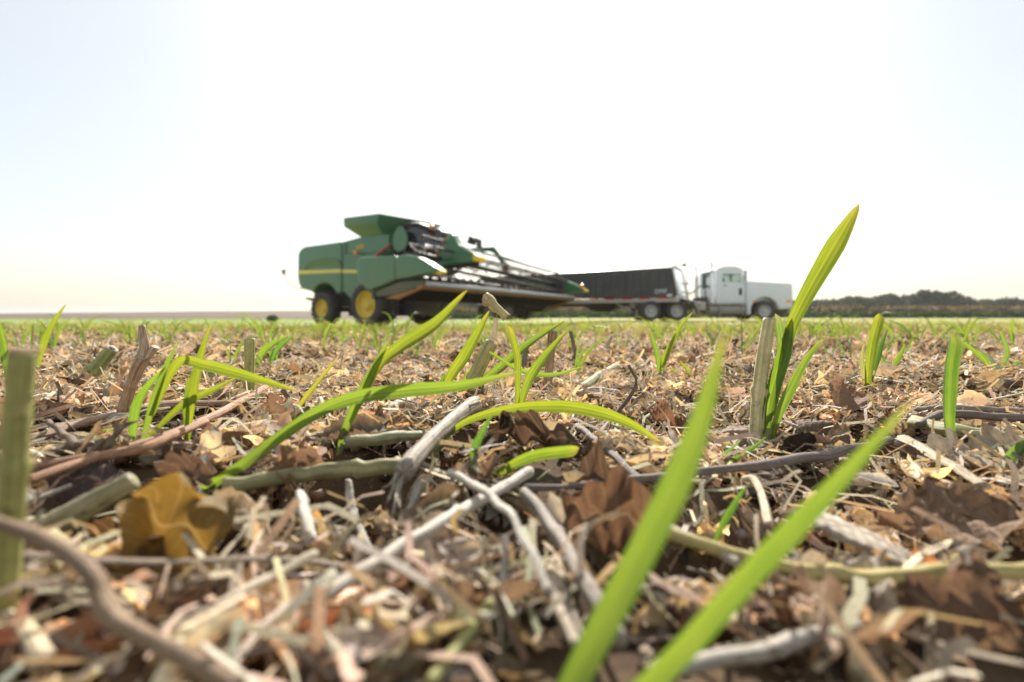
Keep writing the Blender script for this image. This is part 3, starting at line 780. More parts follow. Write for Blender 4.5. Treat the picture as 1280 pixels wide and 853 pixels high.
# side walls with a window opening, built from strips
def side_wall(y0, y1):
    b_ = MB()
    b_.prism([(-2.42, .92), (-2.42, 2.00), (-.955, 2.00), (-.955, .92)], y0, y1)
    b_.prism([(-2.42, 2.00), (-2.42, 2.58), (-2.35, 2.69), (-2.12, 2.69), (-2.12, 2.00)], y0, y1)
    b_.prism([(-2.12, 2.42), (-2.12, 2.69), (-1.14, 2.69), (-1.09, 2.42)], y0, y1)
    b_.prism([(-1.20, 2.00), (-1.18, 2.42), (-1.09, 2.42), (-.955, 2.00)], y0, y1)
    return b_
for s in (-1, 1):
    side_wall(s * CW, s * (CW - .06)).build("cab_side", WHITE, tr)
    dr = MB().prism([(-2.15, 1.02), (-2.15, 1.985), (-1.02, 1.985), (-1.02, 1.02)], s * (CW + .015), s * (CW - .01)).build("door", WHITE, tr, .012)
    MB().box(-2.08, -1.92, s * (CW + .012), s * (CW + .05), 1.80, 1.84).build("handle", BLACK, dr)
    MB().box(-1.30, -1.13, s * (CW + .008), s * (CW + .022), 1.32, 1.68).build("peep_window", BLACK, dr, .01)
    MB().prism([(-2.12, 2.00), (-2.12, 2.42), (-1.18, 2.42), (-1.20, 2.00)], s * (CW - .025), s * (CW - .035)).build("side_window", GLASS, tr)
    MB().box(-1.72, -1.66, s * (CW - .05), s * (CW + .008), 2.0, 2.42).build("window_post", BLACK, tr)
    mr = MB().box(-1.16, -1.06, s * 1.28, s * 1.50, 2.02, 2.56).build("mirror", DULLWHITE, tr, .03)
    MB().tube([(-1.12, s * 1.06, 2.60), (-1.11, s * 1.4, 2.62), (-1.11, s * 1.4, 1.98), (-1.12, s * 1.06, 1.95)], .015, smooth_path=False).build("mirror_arm", CHROME, mr)
MB().box(-2.42, -2.37, -CW + .06, CW - .06, .92, 1.75).box(-2.42, -2.37, -CW + .06, -.75, 1.75, 2.6).box(-2.42, -2.37, .75, CW - .06, 1.75, 2.6).build("cab_back", WHITE, tr)
MB().box(-2.40, -2.385, -.75, .75, 1.75, 2.6).build("rear_window", GLASS, tr)
MB().prism([(-2.44, 2.60), (-2.36, 2.72), (-1.95, 2.82), (-1.4, 2.80), (-1.10, 2.69), (-1.12, 2.60)], -CW - .01, CW + .01).build("cab_roof", WHITE, tr, .04, 3)
MB().prism([(-1.16, 2.58), (-1.14, 2.62), (-.80, 2.52), (-.82, 2.46)], -1.04, 1.04).build("sun_visor", WHITE, tr, .01)
MB().prism([(-.965, 2.05), (-1.13, 2.60), (-1.115, 2.60), (-.95, 2.05)], -CW + .06, CW - .06).build("windshield", GLASS, tr)
MB().box(-2.40, -.96, -CW + .06, CW - .06, .92, 1.1).box(-2.0, -1.5, -.85, -.3, 1.1, 1.5).box(-2.05, -1.9, -.85, -.3, 1.5, 2.2).box(-1.1, -.98, -1.0, 1.0, 1.1, 2.0).build("cab_interior", BLACK, tr, .03)
MB().tube([(-1.25, -.58, 1.9), (-1.05, -.58, 1.7)], .03).lathe([(.2, -.02), (.2, .02)], 16, -1.25, 1.92, -.58).build("steering_wheel", BLACK, tr)
for y in (-.7, -.35, 0, .35, .7):
    MB().lathe([(.001, -.05), (.035, -.05), (.035, .05), (.001, .05)], 10, -1.36, 2.83, y).build("clearance_light", AMBER, tr)
# stacks, tanks, steps
for s in (-1, 1):
    sk = MB().tube([(-2.62, s * .98, .95), (-2.62, s * .98, 2.42)], .11, 2, 14).build("exhaust_shield", CHROME, tr)
    MB().tube([(-2.62, s * .98, 2.40), (-2.62, s * .98, 2.86), (-2.70, s * .98, 3.02)], .055, 12, 10).build("exhaust_stack", CHROME, sk)
    tnk = MB()
    vv, q_, _ = tube([(-2.75, s * .82, .60), (-.98, s * .82, .60)], .31, 2, 20); tnk.add(vv, q_.tolist()).build("fuel_tank", GALV, tr)
    MB().box(-2.72, -1.02, s * .98, s * 1.20, .84, .90).box(-2.2, -1.1, s * 1.02, s * 1.22, .40, .45).box(-2.3, -2.24, s * 1.0, s * 1.18, .3, .88).box(-1.16, -1.1, s * 1.0, s * 1.18, .3, .88).build("step", GALV, tr, .01)
    MB().box(-3.32, -2.98, s * .62, s * 1.12, .55, .98).build("battery_box", DULLWHITE, tr, .04)
    mf = MB().prism([(-3.58, 1.06), (-3.38, .62), (-3.30, .34), (-3.36, .34), (-3.44, .60), (-3.66, 1.04)], s * .72, s * 1.2).build("quarter_fender", GALV, tr, .008)
MB().box(-2.95, -2.70, -.7, .7, .92, 1.25).tube([(-2.78, -.6, 1.2), (-2.78, -.6, 2.35)], .03).tube([(-2.78, -.2, 1.9), (-3.6, 0, 1.35), (-4.2, 0, 1.25)], .025).tube([(-2.78, .1, 1.9), (-3.5, .1, 1.25), (-4.2, .1, 1.2)], .025).build("air_lines", BLACK, tr, .01)
MB().box(-5.9, -4.4, -.42, .42, .92, 1.02).prism([(-5.3, 1.0), (-5.3, 1.08), (-4.6, 1.08), (-4.3, 1.0)], -.45, .45).build("fifth_wheel", IRON, tr, .01)
for s in (-1, 1):
    wheel(tr, 0, s * 1.02, .52, .52, .30, s, .30, HUB, 34, .015, "steer_wheel", .10)
    for x in (-4.45, -5.77):
        wheel(tr, x, s * .98, .52, .52, .27, s, .30, HUB, 34, .015, "drive_wheel", .13)
        wheel(tr, x, s * .66, .52, .52, .27, s, .30, HUB, 34, .015, "drive_wheel", .13)
MB().tube([(0, -1, .52), (0, 1, .52)], .06, 2).tube([(-4.45, -.9, .52), (-4.45, .9, .52)], .10, 2).tube([(-5.77, -.9, .52), (-5.77, .9, .52)], .10, 2).build("axle", IRON, tr)

# ------------------------------------------------------------------ grain trailer (local: x forward, near side y = -1.28, origin under the front)
ang = R(-31)
cxn, cyn = 8.33, 22.8
org = (cxn + math.sin(-ang) * 1.28, cyn + math.cos(ang) * 1.28)
gt = empty("grain_trailer", (org[0], org[1], TZ), ang)
tag(gt, "long black sided grain trailer with silver rail hitched to the truck", "trailer")
LT, HWD = 12.4, 1.28
z0, z1 = 1.16, 2.72
box_ = MB().prism([(-LT, z0 + .35), (-LT + .35, z1), (-.28, z1), (-.02, z0)], -HWD, -HWD + .05).prism([(-LT, z0 + .35), (-LT + .35, z1), (-.28, z1), (-.02, z0)], HWD, HWD - .05)
for x in np.arange(-LT + .9, -.3, .42):
    for s in (-1, 1): box_.box(x - .016, x + .016, s * HWD, s * (HWD + .028), z0 + .06, z1 - .05)
box_.build("side_panel", TARP, gt)
MB().prism([(-.27, z1 - .02), (-.30, z1 - .02), (-.04, z0), (.0, z0)], -HWD + .05, HWD - .05).box(-.10, .02, -HWD - .01, -HWD + .06, z0 - .1, z0 + .1).build("front_wall", POLISH, gt)
MB().prism([(-.24, z1), (-.30, z1), (-.01, z0), (.05, z0)], -HWD - .03, -HWD + .05).prism([(-.24, z1), (-.30, z1), (-.01, z0), (.05, z0)], HWD - .05, HWD + .03).build("corner_post", DULLWHITE, gt, .01)
MB().prism([(-LT + .36, z1 - .02), (-LT + .32, z1 - .02), (-LT - .02, z0 + .35), (-LT + .02, z0 + .35)], -HWD + .05, HWD - .05).build("rear_wall", CHROME, gt)
roll = MB()
n = 13
pr = [(HWD * math.cos(a) * -1.0, z1 + .10 * math.sin(a)) for a in np.linspace(0, math.pi, n)]
roll.add([(-LT + .3, y, z) for y, z in pr] + [(-.26, y, z) for y, z in pr], [(i, i + 1, n + i + 1, n + i) for i in range(n - 1)] + [tuple(range(n)), tuple(range(2 * n - 1, n - 1, -1))])
roll.build("tarp", TARP, gt)
MB().box(-LT + .1, .05, -HWD - .04, -HWD + .06, z0 - .20, z0 + .02).box(-LT + .1, .05, HWD - .06, HWD + .04, z0 - .20, z0 + .02).build("bottom_rail", GALV, gt, .01)
for k, x in enumerate(np.arange(-.75, -LT + .5, -.92)):
    MB().box(x - .27, x + .27, -HWD - .046, -HWD - .03, z0 - .035, z0 + .035).build("reflector", REDLENS, gt)
fc = bpy.data.curves.new("lettering", 'FONT'); fc.body = "DMF"; fc.size = .30; fc.extrude = .003; fc.space_character = 1.05
tmp = bpy.data.objects.new("lettering", fc); COL.objects.link(tmp); bpy.context.view_layer.update()
dme = bpy.data.meshes.new_from_object(tmp.evaluated_get(bpy.context.evaluated_depsgraph_get())); bpy.data.objects.remove(tmp)
dme.materials.clear(); dme.materials.append(WHITE)
dec = link("lettering", dme, None, gt); dec.location = (-1.15, -HWD - .032, 1.42); dec.rotation_euler = (R(90), 0, 0)
MB().box(-.55, -.30, -HWD - .036, -HWD - .02, 1.26, 1.36).build("lettering_bar", WHITE, gt)
# hoppers, frame, landing gear, rear axles
for xa, xb in ((-5.9, -2.6), (-10.4, -6.9)):
    xm = (xa + xb) / 2
    hp = MB(); vv = [(x, y, z0 - .02) for x, y in ((xa, -1.2), (xb, -1.2), (xb, 1.2), (xa, 1.2))] + [(xm + dx, y, .50) for dx, y in ((-.4, -.4), (.4, -.4), (.4, .4), (-.4, .4))]
    hp.add(vv, [(0, 1, 5, 4), (1, 2, 6, 5), (2, 3, 7, 6), (3, 0, 4, 7), (7, 6, 5, 4), (0, 3, 2, 1)]); hp.build("hopper", IRON, gt, .02)
MB().box(-LT + .2, -.2, -.55, -.42, z0 - .34, z0 - .18).box(-LT + .2, -.2, .42, .55, z0 - .34, z0 - .18).box(-2.4, -.2, -1.1, 1.1, z0 - .16, z0 - .10).build("trailer_frame", IRON, gt, .01)
for s in (-1, 1):
    lg = MB().prism([(-2.55, z0 - .2), (-1.72, z0 - .2), (-1.95, .62), (-2.30, .62)], s * 1.12, s * .98).box(-2.20, -2.05, s * 1.02, s * 1.16, .28, .70).box(-2.28, -1.97, s * .95, s * 1.22, .24, .28)
    lg.build("landing_leg", GALV, gt, .01)
    MB().tube([(-3.25, s * 1.1, z0 - .22), (-2.28, s * 1.1, .42)], .055, 2).build("leg_brace", GALV, gt)
    MB().tube([(-1.7, s * .8, z0 - .2), (-1.6, s * .8, .55)], .04, 2).build("hose_hanger", RED, gt)
    for x in (-LT + 1.0, -LT + 2.3):
        wheel(gt, x, s * 1.05, .52, .52, .27, s, .30, GALV, 34, .015, "trailer_wheel", .13)
        wheel(gt, x, s * .74, .52, .52, .27, s, .30, GALV, 34, .015, "trailer_wheel", .13)
    MB().box(-LT + .1, -LT + .14, s * .5, s * 1.2, .25, 1.0).build("mudflap", BLACK, gt)
MB().tube([(-LT + 1.0, -1, .52), (-LT + 1.0, 1, .52)], .09, 2).tube([(-LT + 2.3, -1, .52), (-LT + 2.3, 1, .52)], .09, 2).box(-LT + .6, -LT + 2.8, -.6, .6, .62, .95).build("axle", IRON, gt)
# crank arm and ladder on the nose
MB().tube([(-.3, -HWD + .05, z1 + .05), (.28, -HWD + .05, z1 + .09)], .022, 2).box(.2, .36, -HWD - .02, -HWD + .12, z1 + .02, z1 + .15).build("tarp_arm", BLACK, gt)
MB().tube([(.26, -.65, z1 + .1), (.26, -.65, z0)], .018, 2).tube([(.26, -.25, z1 - .3), (.26, -.25, z0)], .014, 2).box(.02, .40, -.75, -.2, 1.90, 1.94).box(.02, .40, -.75, -.2, 1.46, 1.50).tube([(.26, -.65, 1.7), (.26, -.25, 1.7)], .014, 2).build("nose_ladder", GALV, gt)

# ------------------------------------------------------------------ plant materials of the foreground
LEAF = plant_mat("dry_leaf", 0.34, (1.12, 0.93, 0.70), 110, 0.6, veins=True)
SCRAP = plant_mat("plant_scraps", 0.25, (1.35, 1.0, 0.62), 160, 0.7)
YLEAF = plant_mat("yellowed_leaf", 0.42, (1.3, 1.0, 0.5), 42, 0.55, veins=True, blotch=0.85)
STEM = plant_mat("dry_stem", 0.0, (1, 1, 1), 90, 0.55, fibre=(24, 1.6, 1))
POD = plant_mat("pod_shell", 0.35, (1.3, 1.05, 0.7), 200, 0.5, spec=0.4)
GSTALK = plant_mat("green_stalk", 0.12, (1.3, 1.4, 0.4), 70, 0.5, fibre=(14, 1.2, 1), fstr=.55)
BLADE = blade_mat("wheat_blade", (0.048, 0.125, 0.020), (0.135, 0.225, 0.045), (0.27, 0.385, 0.030), 0.50)

TINTS = {"tan": (.43, .36, .265), "beige": (.54, .465, .35), "brown": (.225, .175, .130), "dark brown": (.070, .049, .036),
         "straw": (.57, .48, .325), "rust": (.24, .15, .088), "grey": (.36, .325, .275), "pale": (.60, .55, .47)}
TV = {k: np.array(v) for k, v in TINTS.items()}

def dry_leaf(L, W, curl, bend, ruffle, seed, nu=9, nv=13, jag=.12):
    r = np.random.default_rng(seed)
    u, v = grid_uv(nu, nv)
    w = W / 2 * np.maximum(np.sin(np.pi * np.clip(v, 0.01, .99) ** .78), .03) ** .85
    ph = r.uniform(0, 6.28, 6)
    w = w * (1 + jag * np.sign(u) * np.sin(7 * v * 2 + ph[0]) * np.abs(u) + jag * np.sin(17 * v + ph[1] + u) * np.abs(u) ** 3)
    c = curl * (1 + .35 * np.sin(3 * v + ph[2]))
    x = w * np.sin(c * u) / c
    z = w * (1 - np.cos(c * u)) / c
    y = L * (v - .5)
    a = bend * (v - .5)
    z2 = z * np.cos(a) + L * .5 * (1 - np.cos(a)) * np.sign(bend + 1e-9) ; y2 = y * np.cos(a * .6) - z * np.sin(a)
    P = np.stack([x, y2, z2], 1)
    f = wob(3, seed, (70, 130, 260, 420, 700), ruffle)
    z3 = f(P) * (0.25 + np.abs(u)); x3 = f(P[:, [1, 2, 0]] * .8) * .6
    P = P + np.stack([x3, z3 * .3, z3], 1)
    P = P - np.abs(u)[:, None] * 0 
    return P, gridQ(nu, nv), np.stack([(u + 1) / 2, v], 1)

def rots(m, r, tilt):
    """Random yaw with a lean of about TILT radians."""
    ya = r.uniform(0, 2 * np.pi, m); tx = r.normal(0, tilt, m); ty = r.normal(0, tilt, m)
    cz, sz, cx, sx, cy, sy = np.cos(ya), np.sin(ya), np.cos(tx), np.sin(tx), np.cos(ty), np.sin(ty)
    Z = np.zeros((m, 3, 3)); Z[:, 0, 0] = cz; Z[:, 0, 1] = -sz; Z[:, 1, 0] = sz; Z[:, 1, 1] = cz; Z[:, 2, 2] = 1
    X = np.zeros((m, 3, 3)); X[:, 0, 0] = 1; X[:, 1, 1] = cx; X[:, 1, 2] = -sx; X[:, 2, 1] = sx; X[:, 2, 2] = cx
    Y = np.zeros((m, 3, 3)); Y[:, 1, 1] = 1; Y[:, 0, 0] = cy; Y[:, 0, 2] = sy; Y[:, 2, 0] = -sy; Y[:, 2, 2] = cy
    return np.einsum('mij,mjk,mkl->mil', Z, X, Y)

def scatter(name, temps, pos, rot, scl, tint, mat, seed, kind="stuff", varied=.25):
    r = np.random.default_rng(seed); m = len(pos)
    which = r.integers(len(temps), size=m)
    Vs, Qs, Us, Ts, o = [], [], [], [], 0
    tint = tint * np.exp(r.normal(0, varied, (m, 1))) * np.exp(r.normal(0, .06, (m, 3)))
    for k, (tv, tq, tu) in enumerate(temps):
        s = which == k; n = s.sum()
        if not n: continue
        W = np.einsum('mij,nj->mni', rot[s], tv) * scl[s][:, None, None] + pos[s][:, None]
        Vs.append(W.reshape(-1, 3)); Qs.append((tq[None] + (np.arange(n) * len(tv))[:, None, None]).reshape(-1, 4) + o)
        Us.append(np.tile(tu, (n, 1))); Ts.append(np.repeat(tint[s], len(tv), 0)); o += n * len(tv)
    ob = link(name, mesh_np(name, np.vstack(Vs), np.vstack(Qs), np.vstack(Us), np.vstack(Ts)), mat)
    if kind: tag(ob, kind=kind)
    return ob

def field_points(n, y0, y1, r, power=1.0, spread=1.22, extra=.25):
    """Points on the ground in front of the camera (and some way to either side)."""
    y = y0 + (y1 - y0) * r.uniform(0, 1, n) ** power
    # more room sideways where it is wider
    keep = r.uniform(0, 1, n) < 1
    x = r.uniform(-1, 1, n) * (extra + spread * np.maximum(y, 0))
    return x[keep], y[keep]

def area_points(n, y0, y1, r, spread=1.22, extra=.25):
    """Evenly over that area."""
    a, b = spread, extra
    F = lambda y: a * y * y / 2 + b * y
    t = r.uniform(F(y0), F(y1), n)
    y = (-b + np.sqrt(b * b + 2 * a * t)) / a
    return r.uniform(-1, 1, n) * (b + a * y), y

def clear(x, y, rad=.105):
    """Keep loose pieces out of the lens, out of the hollow and off the larger pieces already laid down."""
    k = (np.hypot(x, y) > rad)
    lk = np.random.default_rng(len(x) + 1).uniform(0, 1, len(x))
    for hx, hy, hr, _ in HOLES: k &= (np.hypot(x - hx, y - hy) > .92 * hr) | (lk < .06)
    near = np.where(k & (y < 1.3) & (y > .05))[0]
    if len(near) and FOOT:
        F_ = np.array(FOOT); luck = np.random.default_rng(len(x)).uniform(0, 1, len(near))
        for c0 in range(0, len(near), 4000):
            s = near[c0:c0 + 4000]
            dx = x[s][:, None] - F_[None, :, 0]; dy = y[s][:, None] - F_[None, :, 1]
            dy = np.where(dy < 0, dy / 1.9, dy)
            k[s[((dx * dx + dy * dy) < F_[None, :, 2] ** 2).any(1) & (luck[c0:c0 + 4000] > .03)]] = False
    return k
FOOT = []

def pick(names, probs, n, r):
    i = r.choice(len(names), size=n, p=np.array(probs) / sum(probs))
    return np.array([TV[k] for k in names])[i], i


# ------------------------------------------------------------------ the seedlings close to the lens, one by one
def hero_seedling(label, base, blades, group=None, stem=None):
    """base: picture point of the foot.  blades: (points (px, py, nearer/farther share), width px, options)."""
    b = G(*base); d0 = b[1]
    root = empty("wheat_seedling", b)
    for pts, wpx, opt in blades:
        P = np.array([P3(p[0], p[1], d0 * (1 + (p[2] if len(p) > 2 else 0))) for p in pts]) - b
        if opt.pop("foot", True): P[0] = P[0] * .5; P = np.vstack([[0, 0, -.004], P[1:]]) if opt.pop("join", False) else P
        tint = opt.pop("tint", (1, 1, 1))
        opt.setdefault('rise', .55); opt.setdefault('base', .35); opt['fold'] = opt.get('fold', .3) + .3
        v, q, u = blade(P, .88 * wpx / F_PX * d0, 34, (0.1, -1, .15), **opt)
        link("leaf_blade", mesh_np("leaf_blade", v, q, u, tint), BLADE, root)
    if not stem and d0 < .8:
        s_ = blades[0][0]; stem = ([(base[0], base[1] + 3), (base[0] * .6 + s_[1][0] * .4, base[1] * .72 + s_[1][1] * .28)], 3.2)
    if stem:
        pts, rpx = stem
        P = np.array([P3(p[0], p[1], d0) for p in pts]) - b
        v, q, u = tube(P, rpx / F_PX * d0, 12, 9, .04, 1)
        link("stem", mesh_np("stem", v, q, u, (.30, .34, .16)), GSTALK, root)
    tag(root, label, "seedling", group)
    return root

D = lambda **k: k
DARK = (.62, .82, .9); YEL = (1.25, 1.05, .7)
hero_seedling("tallest bright seedling at right, its long leaf rising against the sky", (958, 570), [
    ([(950, 566), (960, 505), (977, 445), (990, 398)], 19, D(fold=.5, tip=.25, roll=.3, tint=(1, 1.05, .8))),
    ([(972, 470), (984, 425), (996, 390), (1030, 328), (1074, 255)], 25, D(fold=.2, base=.22, rise=.72, tip=.20, roll=.25, tint=YEL)),
    ([(956, 560), (972, 508), (1000, 455), (1027, 423)], 22, D(fold=.5, roll=-.3, base=.4)),
    ([(948, 570, .02), (960, 500, .03), (974, 440, .03), (969, 392, .03)], 15, D(fold=.4, cut=True, tint=(.9, .95, 1.6))),
    ([(934, 572), (950, 545), (962, 520), (968, 500)], 9, D(fold=.6, roll=.8, tint=YEL)),
], stem=([(957, 574), (957, 552), (960, 535)], 5))
hero_seedling("slim upright seedling right of the tall one, with one greyed leaf", (1084, 502), [
    ([(1084, 503), (1084, 470), (1089, 430), (1099, 392)], 13, D(fold=.6, roll=.4, cut=True, tint=YEL)),
    ([(1082, 490), (1076, 455), (1079, 430)], 10, D(tint=(1.6, 1.1, 3.0))),
    ([(1086, 470, .05), (1100, 432, .08), (1110, 410, .1)], 11, D(tint=DARK)),
])
hero_seedling("single broad upright blade with a blunt top near the right edge", (1186, 574), [
    ([(1188, 576), (1179, 520), (1180, 465), (1188, 417)], 20, D(fold=.85, cut=True, base=.5, tint=(.9, 1, 1)))])
hero_seedling("short slanted seedling between the slim one and the broad blade", (1108, 480), [
    ([(1106, 478), (1116, 458), (1131, 430)], 11, D()), ([(1106, 478), (1118, 466), (1126, 458)], 8, D(tint=YEL))])
hero_seedling("seedling at the right edge with one leaf leaning far left", (1242, 474), [
    ([(1243, 473), (1228, 452), (1202, 427)], 13, D()), ([(1243, 474), (1240, 455), (1228, 440)], 9, D(tint=DARK)), ([(1253, 462), (1256, 440), (1249, 414)], 11, D(tint=(1, 1, 1.5))),
    ([(1246, 474), (1258, 458), (1290, 452)], 13, D(roll=-.4, tint=DARK))])
hero_seedling("blue green seedling cut by the right edge of the picture, low down", (1254, 606), [
    ([(1238, 604), (1252, 580), (1270, 560), (1300, 545)], 20, D(tint=(.8, .9, 1.6)))])
# two large soft leaves right in front of the lens
def near_blade(label, pts, wpx, **o):
    P = np.array([P3(a, b_, c) for a, b_, c in pts]); root = empty("wheat_seedling", (P[0][0], P[0][1], float(H(P[0][0], P[0][1]))))
    P = P - np.array(root.location)
    v, q, u = blade(P, wpx / F_PX * pts[3][2], 40, (.1, -1, .1), **o)
    link("leaf_blade", mesh_np("leaf_blade", v, q, u), BLADE, root)
    FOOT.extend([(p_[0] + root.location[0], p_[1] + root.location[1] + .012, .020) for p_ in P[:4]])
    tag(root, label, "seedling")
near_blade("large blurred leaf in front, rising nearly straight to the skyline", [(650, 985, .086), (690, 905, .092), (742, 800, .100), (806, 680, .106), (866, 550, .108), (906, 416, .110)], 37, fold=.30, roll=.15, base=.75, tip=.35)
near_blade("large blurred leaf in front, leaning far to the right", [(700, 975, .086), (770, 890, .092), (858, 800, .098), (952, 695, .102), (1052, 592, .104), (1140, 500, .107)], 42, fold=.30, roll=-.25, base=.8, tip=.40)

hero_seedling("leaf arching over to the right in the middle of the litter", (545, 560), [
    ([(545, 560), (572, 532), (612, 515), (662, 507), (720, 508), (778, 524), (832, 557)], 19, D(roll=-.40, fold=.3, tip=.3, base=.35, tint=YEL))])
hero_seedling("low curved leaf below the arching one, its end cut flat", (596, 608), [
    ([(594, 610), (622, 590), (664, 568), (724, 560)], 19, D(roll=-.45, cut=True, base=.4, tint=(1.1, 1.05, .8))), 
    ([(583, 604), (592, 565), (604, 538), (617, 515)], 13, D(tint=DARK))])
hero_seedling("tall leaning seedling in the centre whose leaf crosses the harvester's wheels", (423, 566), [
    ([(423, 567), (438, 525), (458, 485), (487, 424)], 19, D(roll=.2, fold=.45)),
    ([(455, 492), (472, 462), (500, 436), (545, 406), (585, 362)], 21, D(roll=.35, base=.3, tip=.35, tint=YEL))])
hero_seedling("long low leaf sweeping from left of centre across the stubble", (255, 610), [
    ([(252, 612, -.02), (300, 582), (350, 545, .05), (400, 512, .08), (450, 494, .1), (510, 486, .1), (580, 480, .1), (650, 464, .1)], 23, D(roll=-.40, base=.6, tip=.3)),
    ([(330, 560, .05), (390, 522, .08), (425, 505, .1)], 13, D(tint=YEL, roll=-.3))])
hero_seedling("seedling clump round the broken stalk with the knotted top", (572, 512), [
    ([(550, 512), (560, 480), (582, 446), (600, 412), (612, 388)], 20, D(roll=.3, fold=.4, tint=YEL)),
    ([(565, 512), (592, 486), (625, 462), (662, 430), (706, 401)], 17, D(roll=.5, base=.4)),
    ([(575, 510), (582, 480), (600, 455), (622, 440)], 15, D(tint=(1.1, 1.1, .8))),
    ([(552, 518), (551, 490), (556, 465)], 10, D(tint=DARK))])
hero_seedling("pair of thin leaves right of the clump, one upright, one slanting", (646, 530), [
    ([(645, 530), (647, 480), (646, 445), (636, 408)], 10, D(cut=True, tint=YEL)),
    ([(647, 522), (660, 480), (680, 448), (710, 412)], 16, D(roll=.4, base=.4, tint=(1.1, 1.05, .8))),
    ([(612, 440, .1), (650, 462, .1), (690, 468, .1), (730, 458, .1)], 10, D(roll=-.45, foot=False))])
hero_seedling("two upright leaves standing together left of centre beside brown straws", (172, 578), [
    ([(164, 574), (168, 535), (178, 495), (208, 458)], 16, D(tint=(1, 1.1, .9))),
    ([(174, 577), (188, 525), (208, 462), (224, 426)], 15, D(roll=.2)),
    ([(206, 462), (222, 454), (258, 455), (308, 468), (374, 489)], 18, D(roll=-.40, base=.35, tip=.4, tint=YEL)),
    ([(194, 520, .04), (230, 505, .06), (270, 485, .08), (300, 470, .1)], 13, D(roll=-.4, tint=YEL))])
hero_seedling("straight tall thin seedling behind the arching leaf at left", (234, 566), [
    ([(233, 567), (240, 512), (250, 455), (264, 404)], 16, D(fold=.4, tint=YEL)), ([(235, 545), (234, 505), (236, 470)], 10, D()),
    ([(105, 546, .05), (150, 536, .05), (180, 530, .05)], 12, D(roll=-.45, foot=False, tint=(1, 1, 1.1)))])
hero_seedling("thin yellowing leaf slanting alone between two brown leaves", (352, 540), [
    ([(352, 541), (376, 506), (400, 475), (423, 446)], 8, D(tint=(1.7, 1.1, .9)))])
hero_seedling("leaf at the left edge rising beside the thick green stalk", (18, 492), [
    ([(16, 492), (9, 445), (-2, 398)], 14, D(tint=(1, 1.05, .9)))])
hero_seedling("leaf with a reddish base leaning right behind the thick green stalk", (42, 478), [
    ([(42, 480), (54, 440), (66, 408), (83, 380)], 12, D(tint=YEL))])
hero_seedling("upright forked seedling in front of the trailer wheels", (823, 480), [
    ([(824, 480), (822, 450), (812, 412)], 10, D()), ([(824, 478), (830, 448), (845, 416)], 10, D(tint=YEL)), ([(832, 440), (846, 415), (866, 390)], 8, D(tint=YEL))])
hero_seedling("tiny bright seedling pair right of the forked one", (858, 480), [
    ([(856, 482), (846, 468), (836, 458)], 6, D(tint=YEL)), ([(862, 480), (860, 465), (850, 452)], 8, D(tint=YEL))])
hero_seedling("dark thin leaf lying low right of the large blurred leaf", (890, 686), [
    ([(889, 684), (902, 655), (920, 625), (934, 606)], 13, D(tint=DARK))])
hero_seedling("bluish leaf lying flat at the foot of the tall right stalk", (870, 590), [
    ([(866, 578), (890, 574), (912, 560), (928, 548)], 12, D(tint=(.7, .9, 1.6), roll=-.7)), ([(930, 580), (940, 560), (958, 546)], 8, D(tint=DARK))])
hero_seedling("seedling leaning left between the green stub and the harvester", (338, 470), [
    ([(330, 462), (345, 440), (368, 418)], 10, D(tint=DARK)), ([(300, 470), (330, 440), (362, 418)], 13, D())])

# ------------------------------------------------------------------ stalks, sticks and leaves close to the lens
def hero_stick(name, label, cat, pts, rpx, tint, mat=None, lift=.010, seed=0, sides=12, rough=.12, nodes=(), n=44, flat=1.0, ground_=True, taper=None):
    """pts: picture points (px, py[, depth]); on the ground unless a depth is given."""
    P = np.array([P3(*p) if len(p) > 2 else G(p[0], p[1], lift) for p in pts])
    d = P[:, 1]
    rad = np.array(rpx if hasattr(rpx, '__len__') else [rpx] * len(P), float) / F_PX * np.interp(np.linspace(0, 1, len(rpx) if hasattr(rpx, '__len__') else len(P)), np.linspace(0, 1, len(d)), d)
    o0 = P.mean(0); P = P - o0
    v, q, u = tube(P, rad, n, sides, rough, seed, flat, nodes)
    f = wob(3, seed, (60, 140, 300), .0005); v = v + (f(v)[:, None] * np.array([[.6, .6, 1]]))
    o = link(name, mesh_np(name, v, q, u, TV[tint] if isinstance(tint, str) else tint), mat or STEM); o.location = o0
    if label: tag(o, label, cat)
    if P[:, 1].min() + o0[1] > .16 and P[:, 2].max() + o0[2] < .06:
        c_ = spline(P + o0, 40); FOOT.extend([(a[0], a[1], .006 + float(rad.max())) for a in c_])
    return o

OLIVE = (.24, .25, .10); PALEGREEN = (.42, .42, .25)
def stand(label, foot, pts, rpx, tint, mat, seed, nodes=(.5,), hollow=None):
    """An upright cut stalk; its foot on the ground, the rest at the same distance."""
    b = G(*foot); d0 = b[1]
    P = np.array([P3(p[0], p[1], d0 * (1 + (p[2] if len(p) > 2 else 0))) for p in [foot] + pts]) - b
    P[0, 2] -= .006
    rad = np.array(rpx) / F_PX * d0
    root = empty("stubble_stalk", b)
    v, q, u = tube(P, rad, 40, 14, .07, seed, 1.0, nodes)
    link("stalk", mesh_np("stalk", v, q, u, TV[tint] if isinstance(tint, str) else tint), mat, root)
    top = P[-1]; dirv = P[-1] - P[-2]; dirv = dirv / np.linalg.norm(dirv)
    r_ = float(rad[-1])
    v, q, u = tube([top - dirv * .001, top + dirv * .0008], [r_ * .96, r_ * .9], 3, 12, .12, seed)
    link("cut_rim", mesh_np("cut_rim", v, q, u, TV["pale"]), POD, root)
    v, q, u = tube([top, top + dirv * .0012], [r_ * .55, r_ * .5], 3, 10, .1, seed)
    link("pith", mesh_np("pith", v, q, u, TV["dark brown"] * .6), STEM, root)
    tag(root, label, "stubble stalk"); return root, b, d0

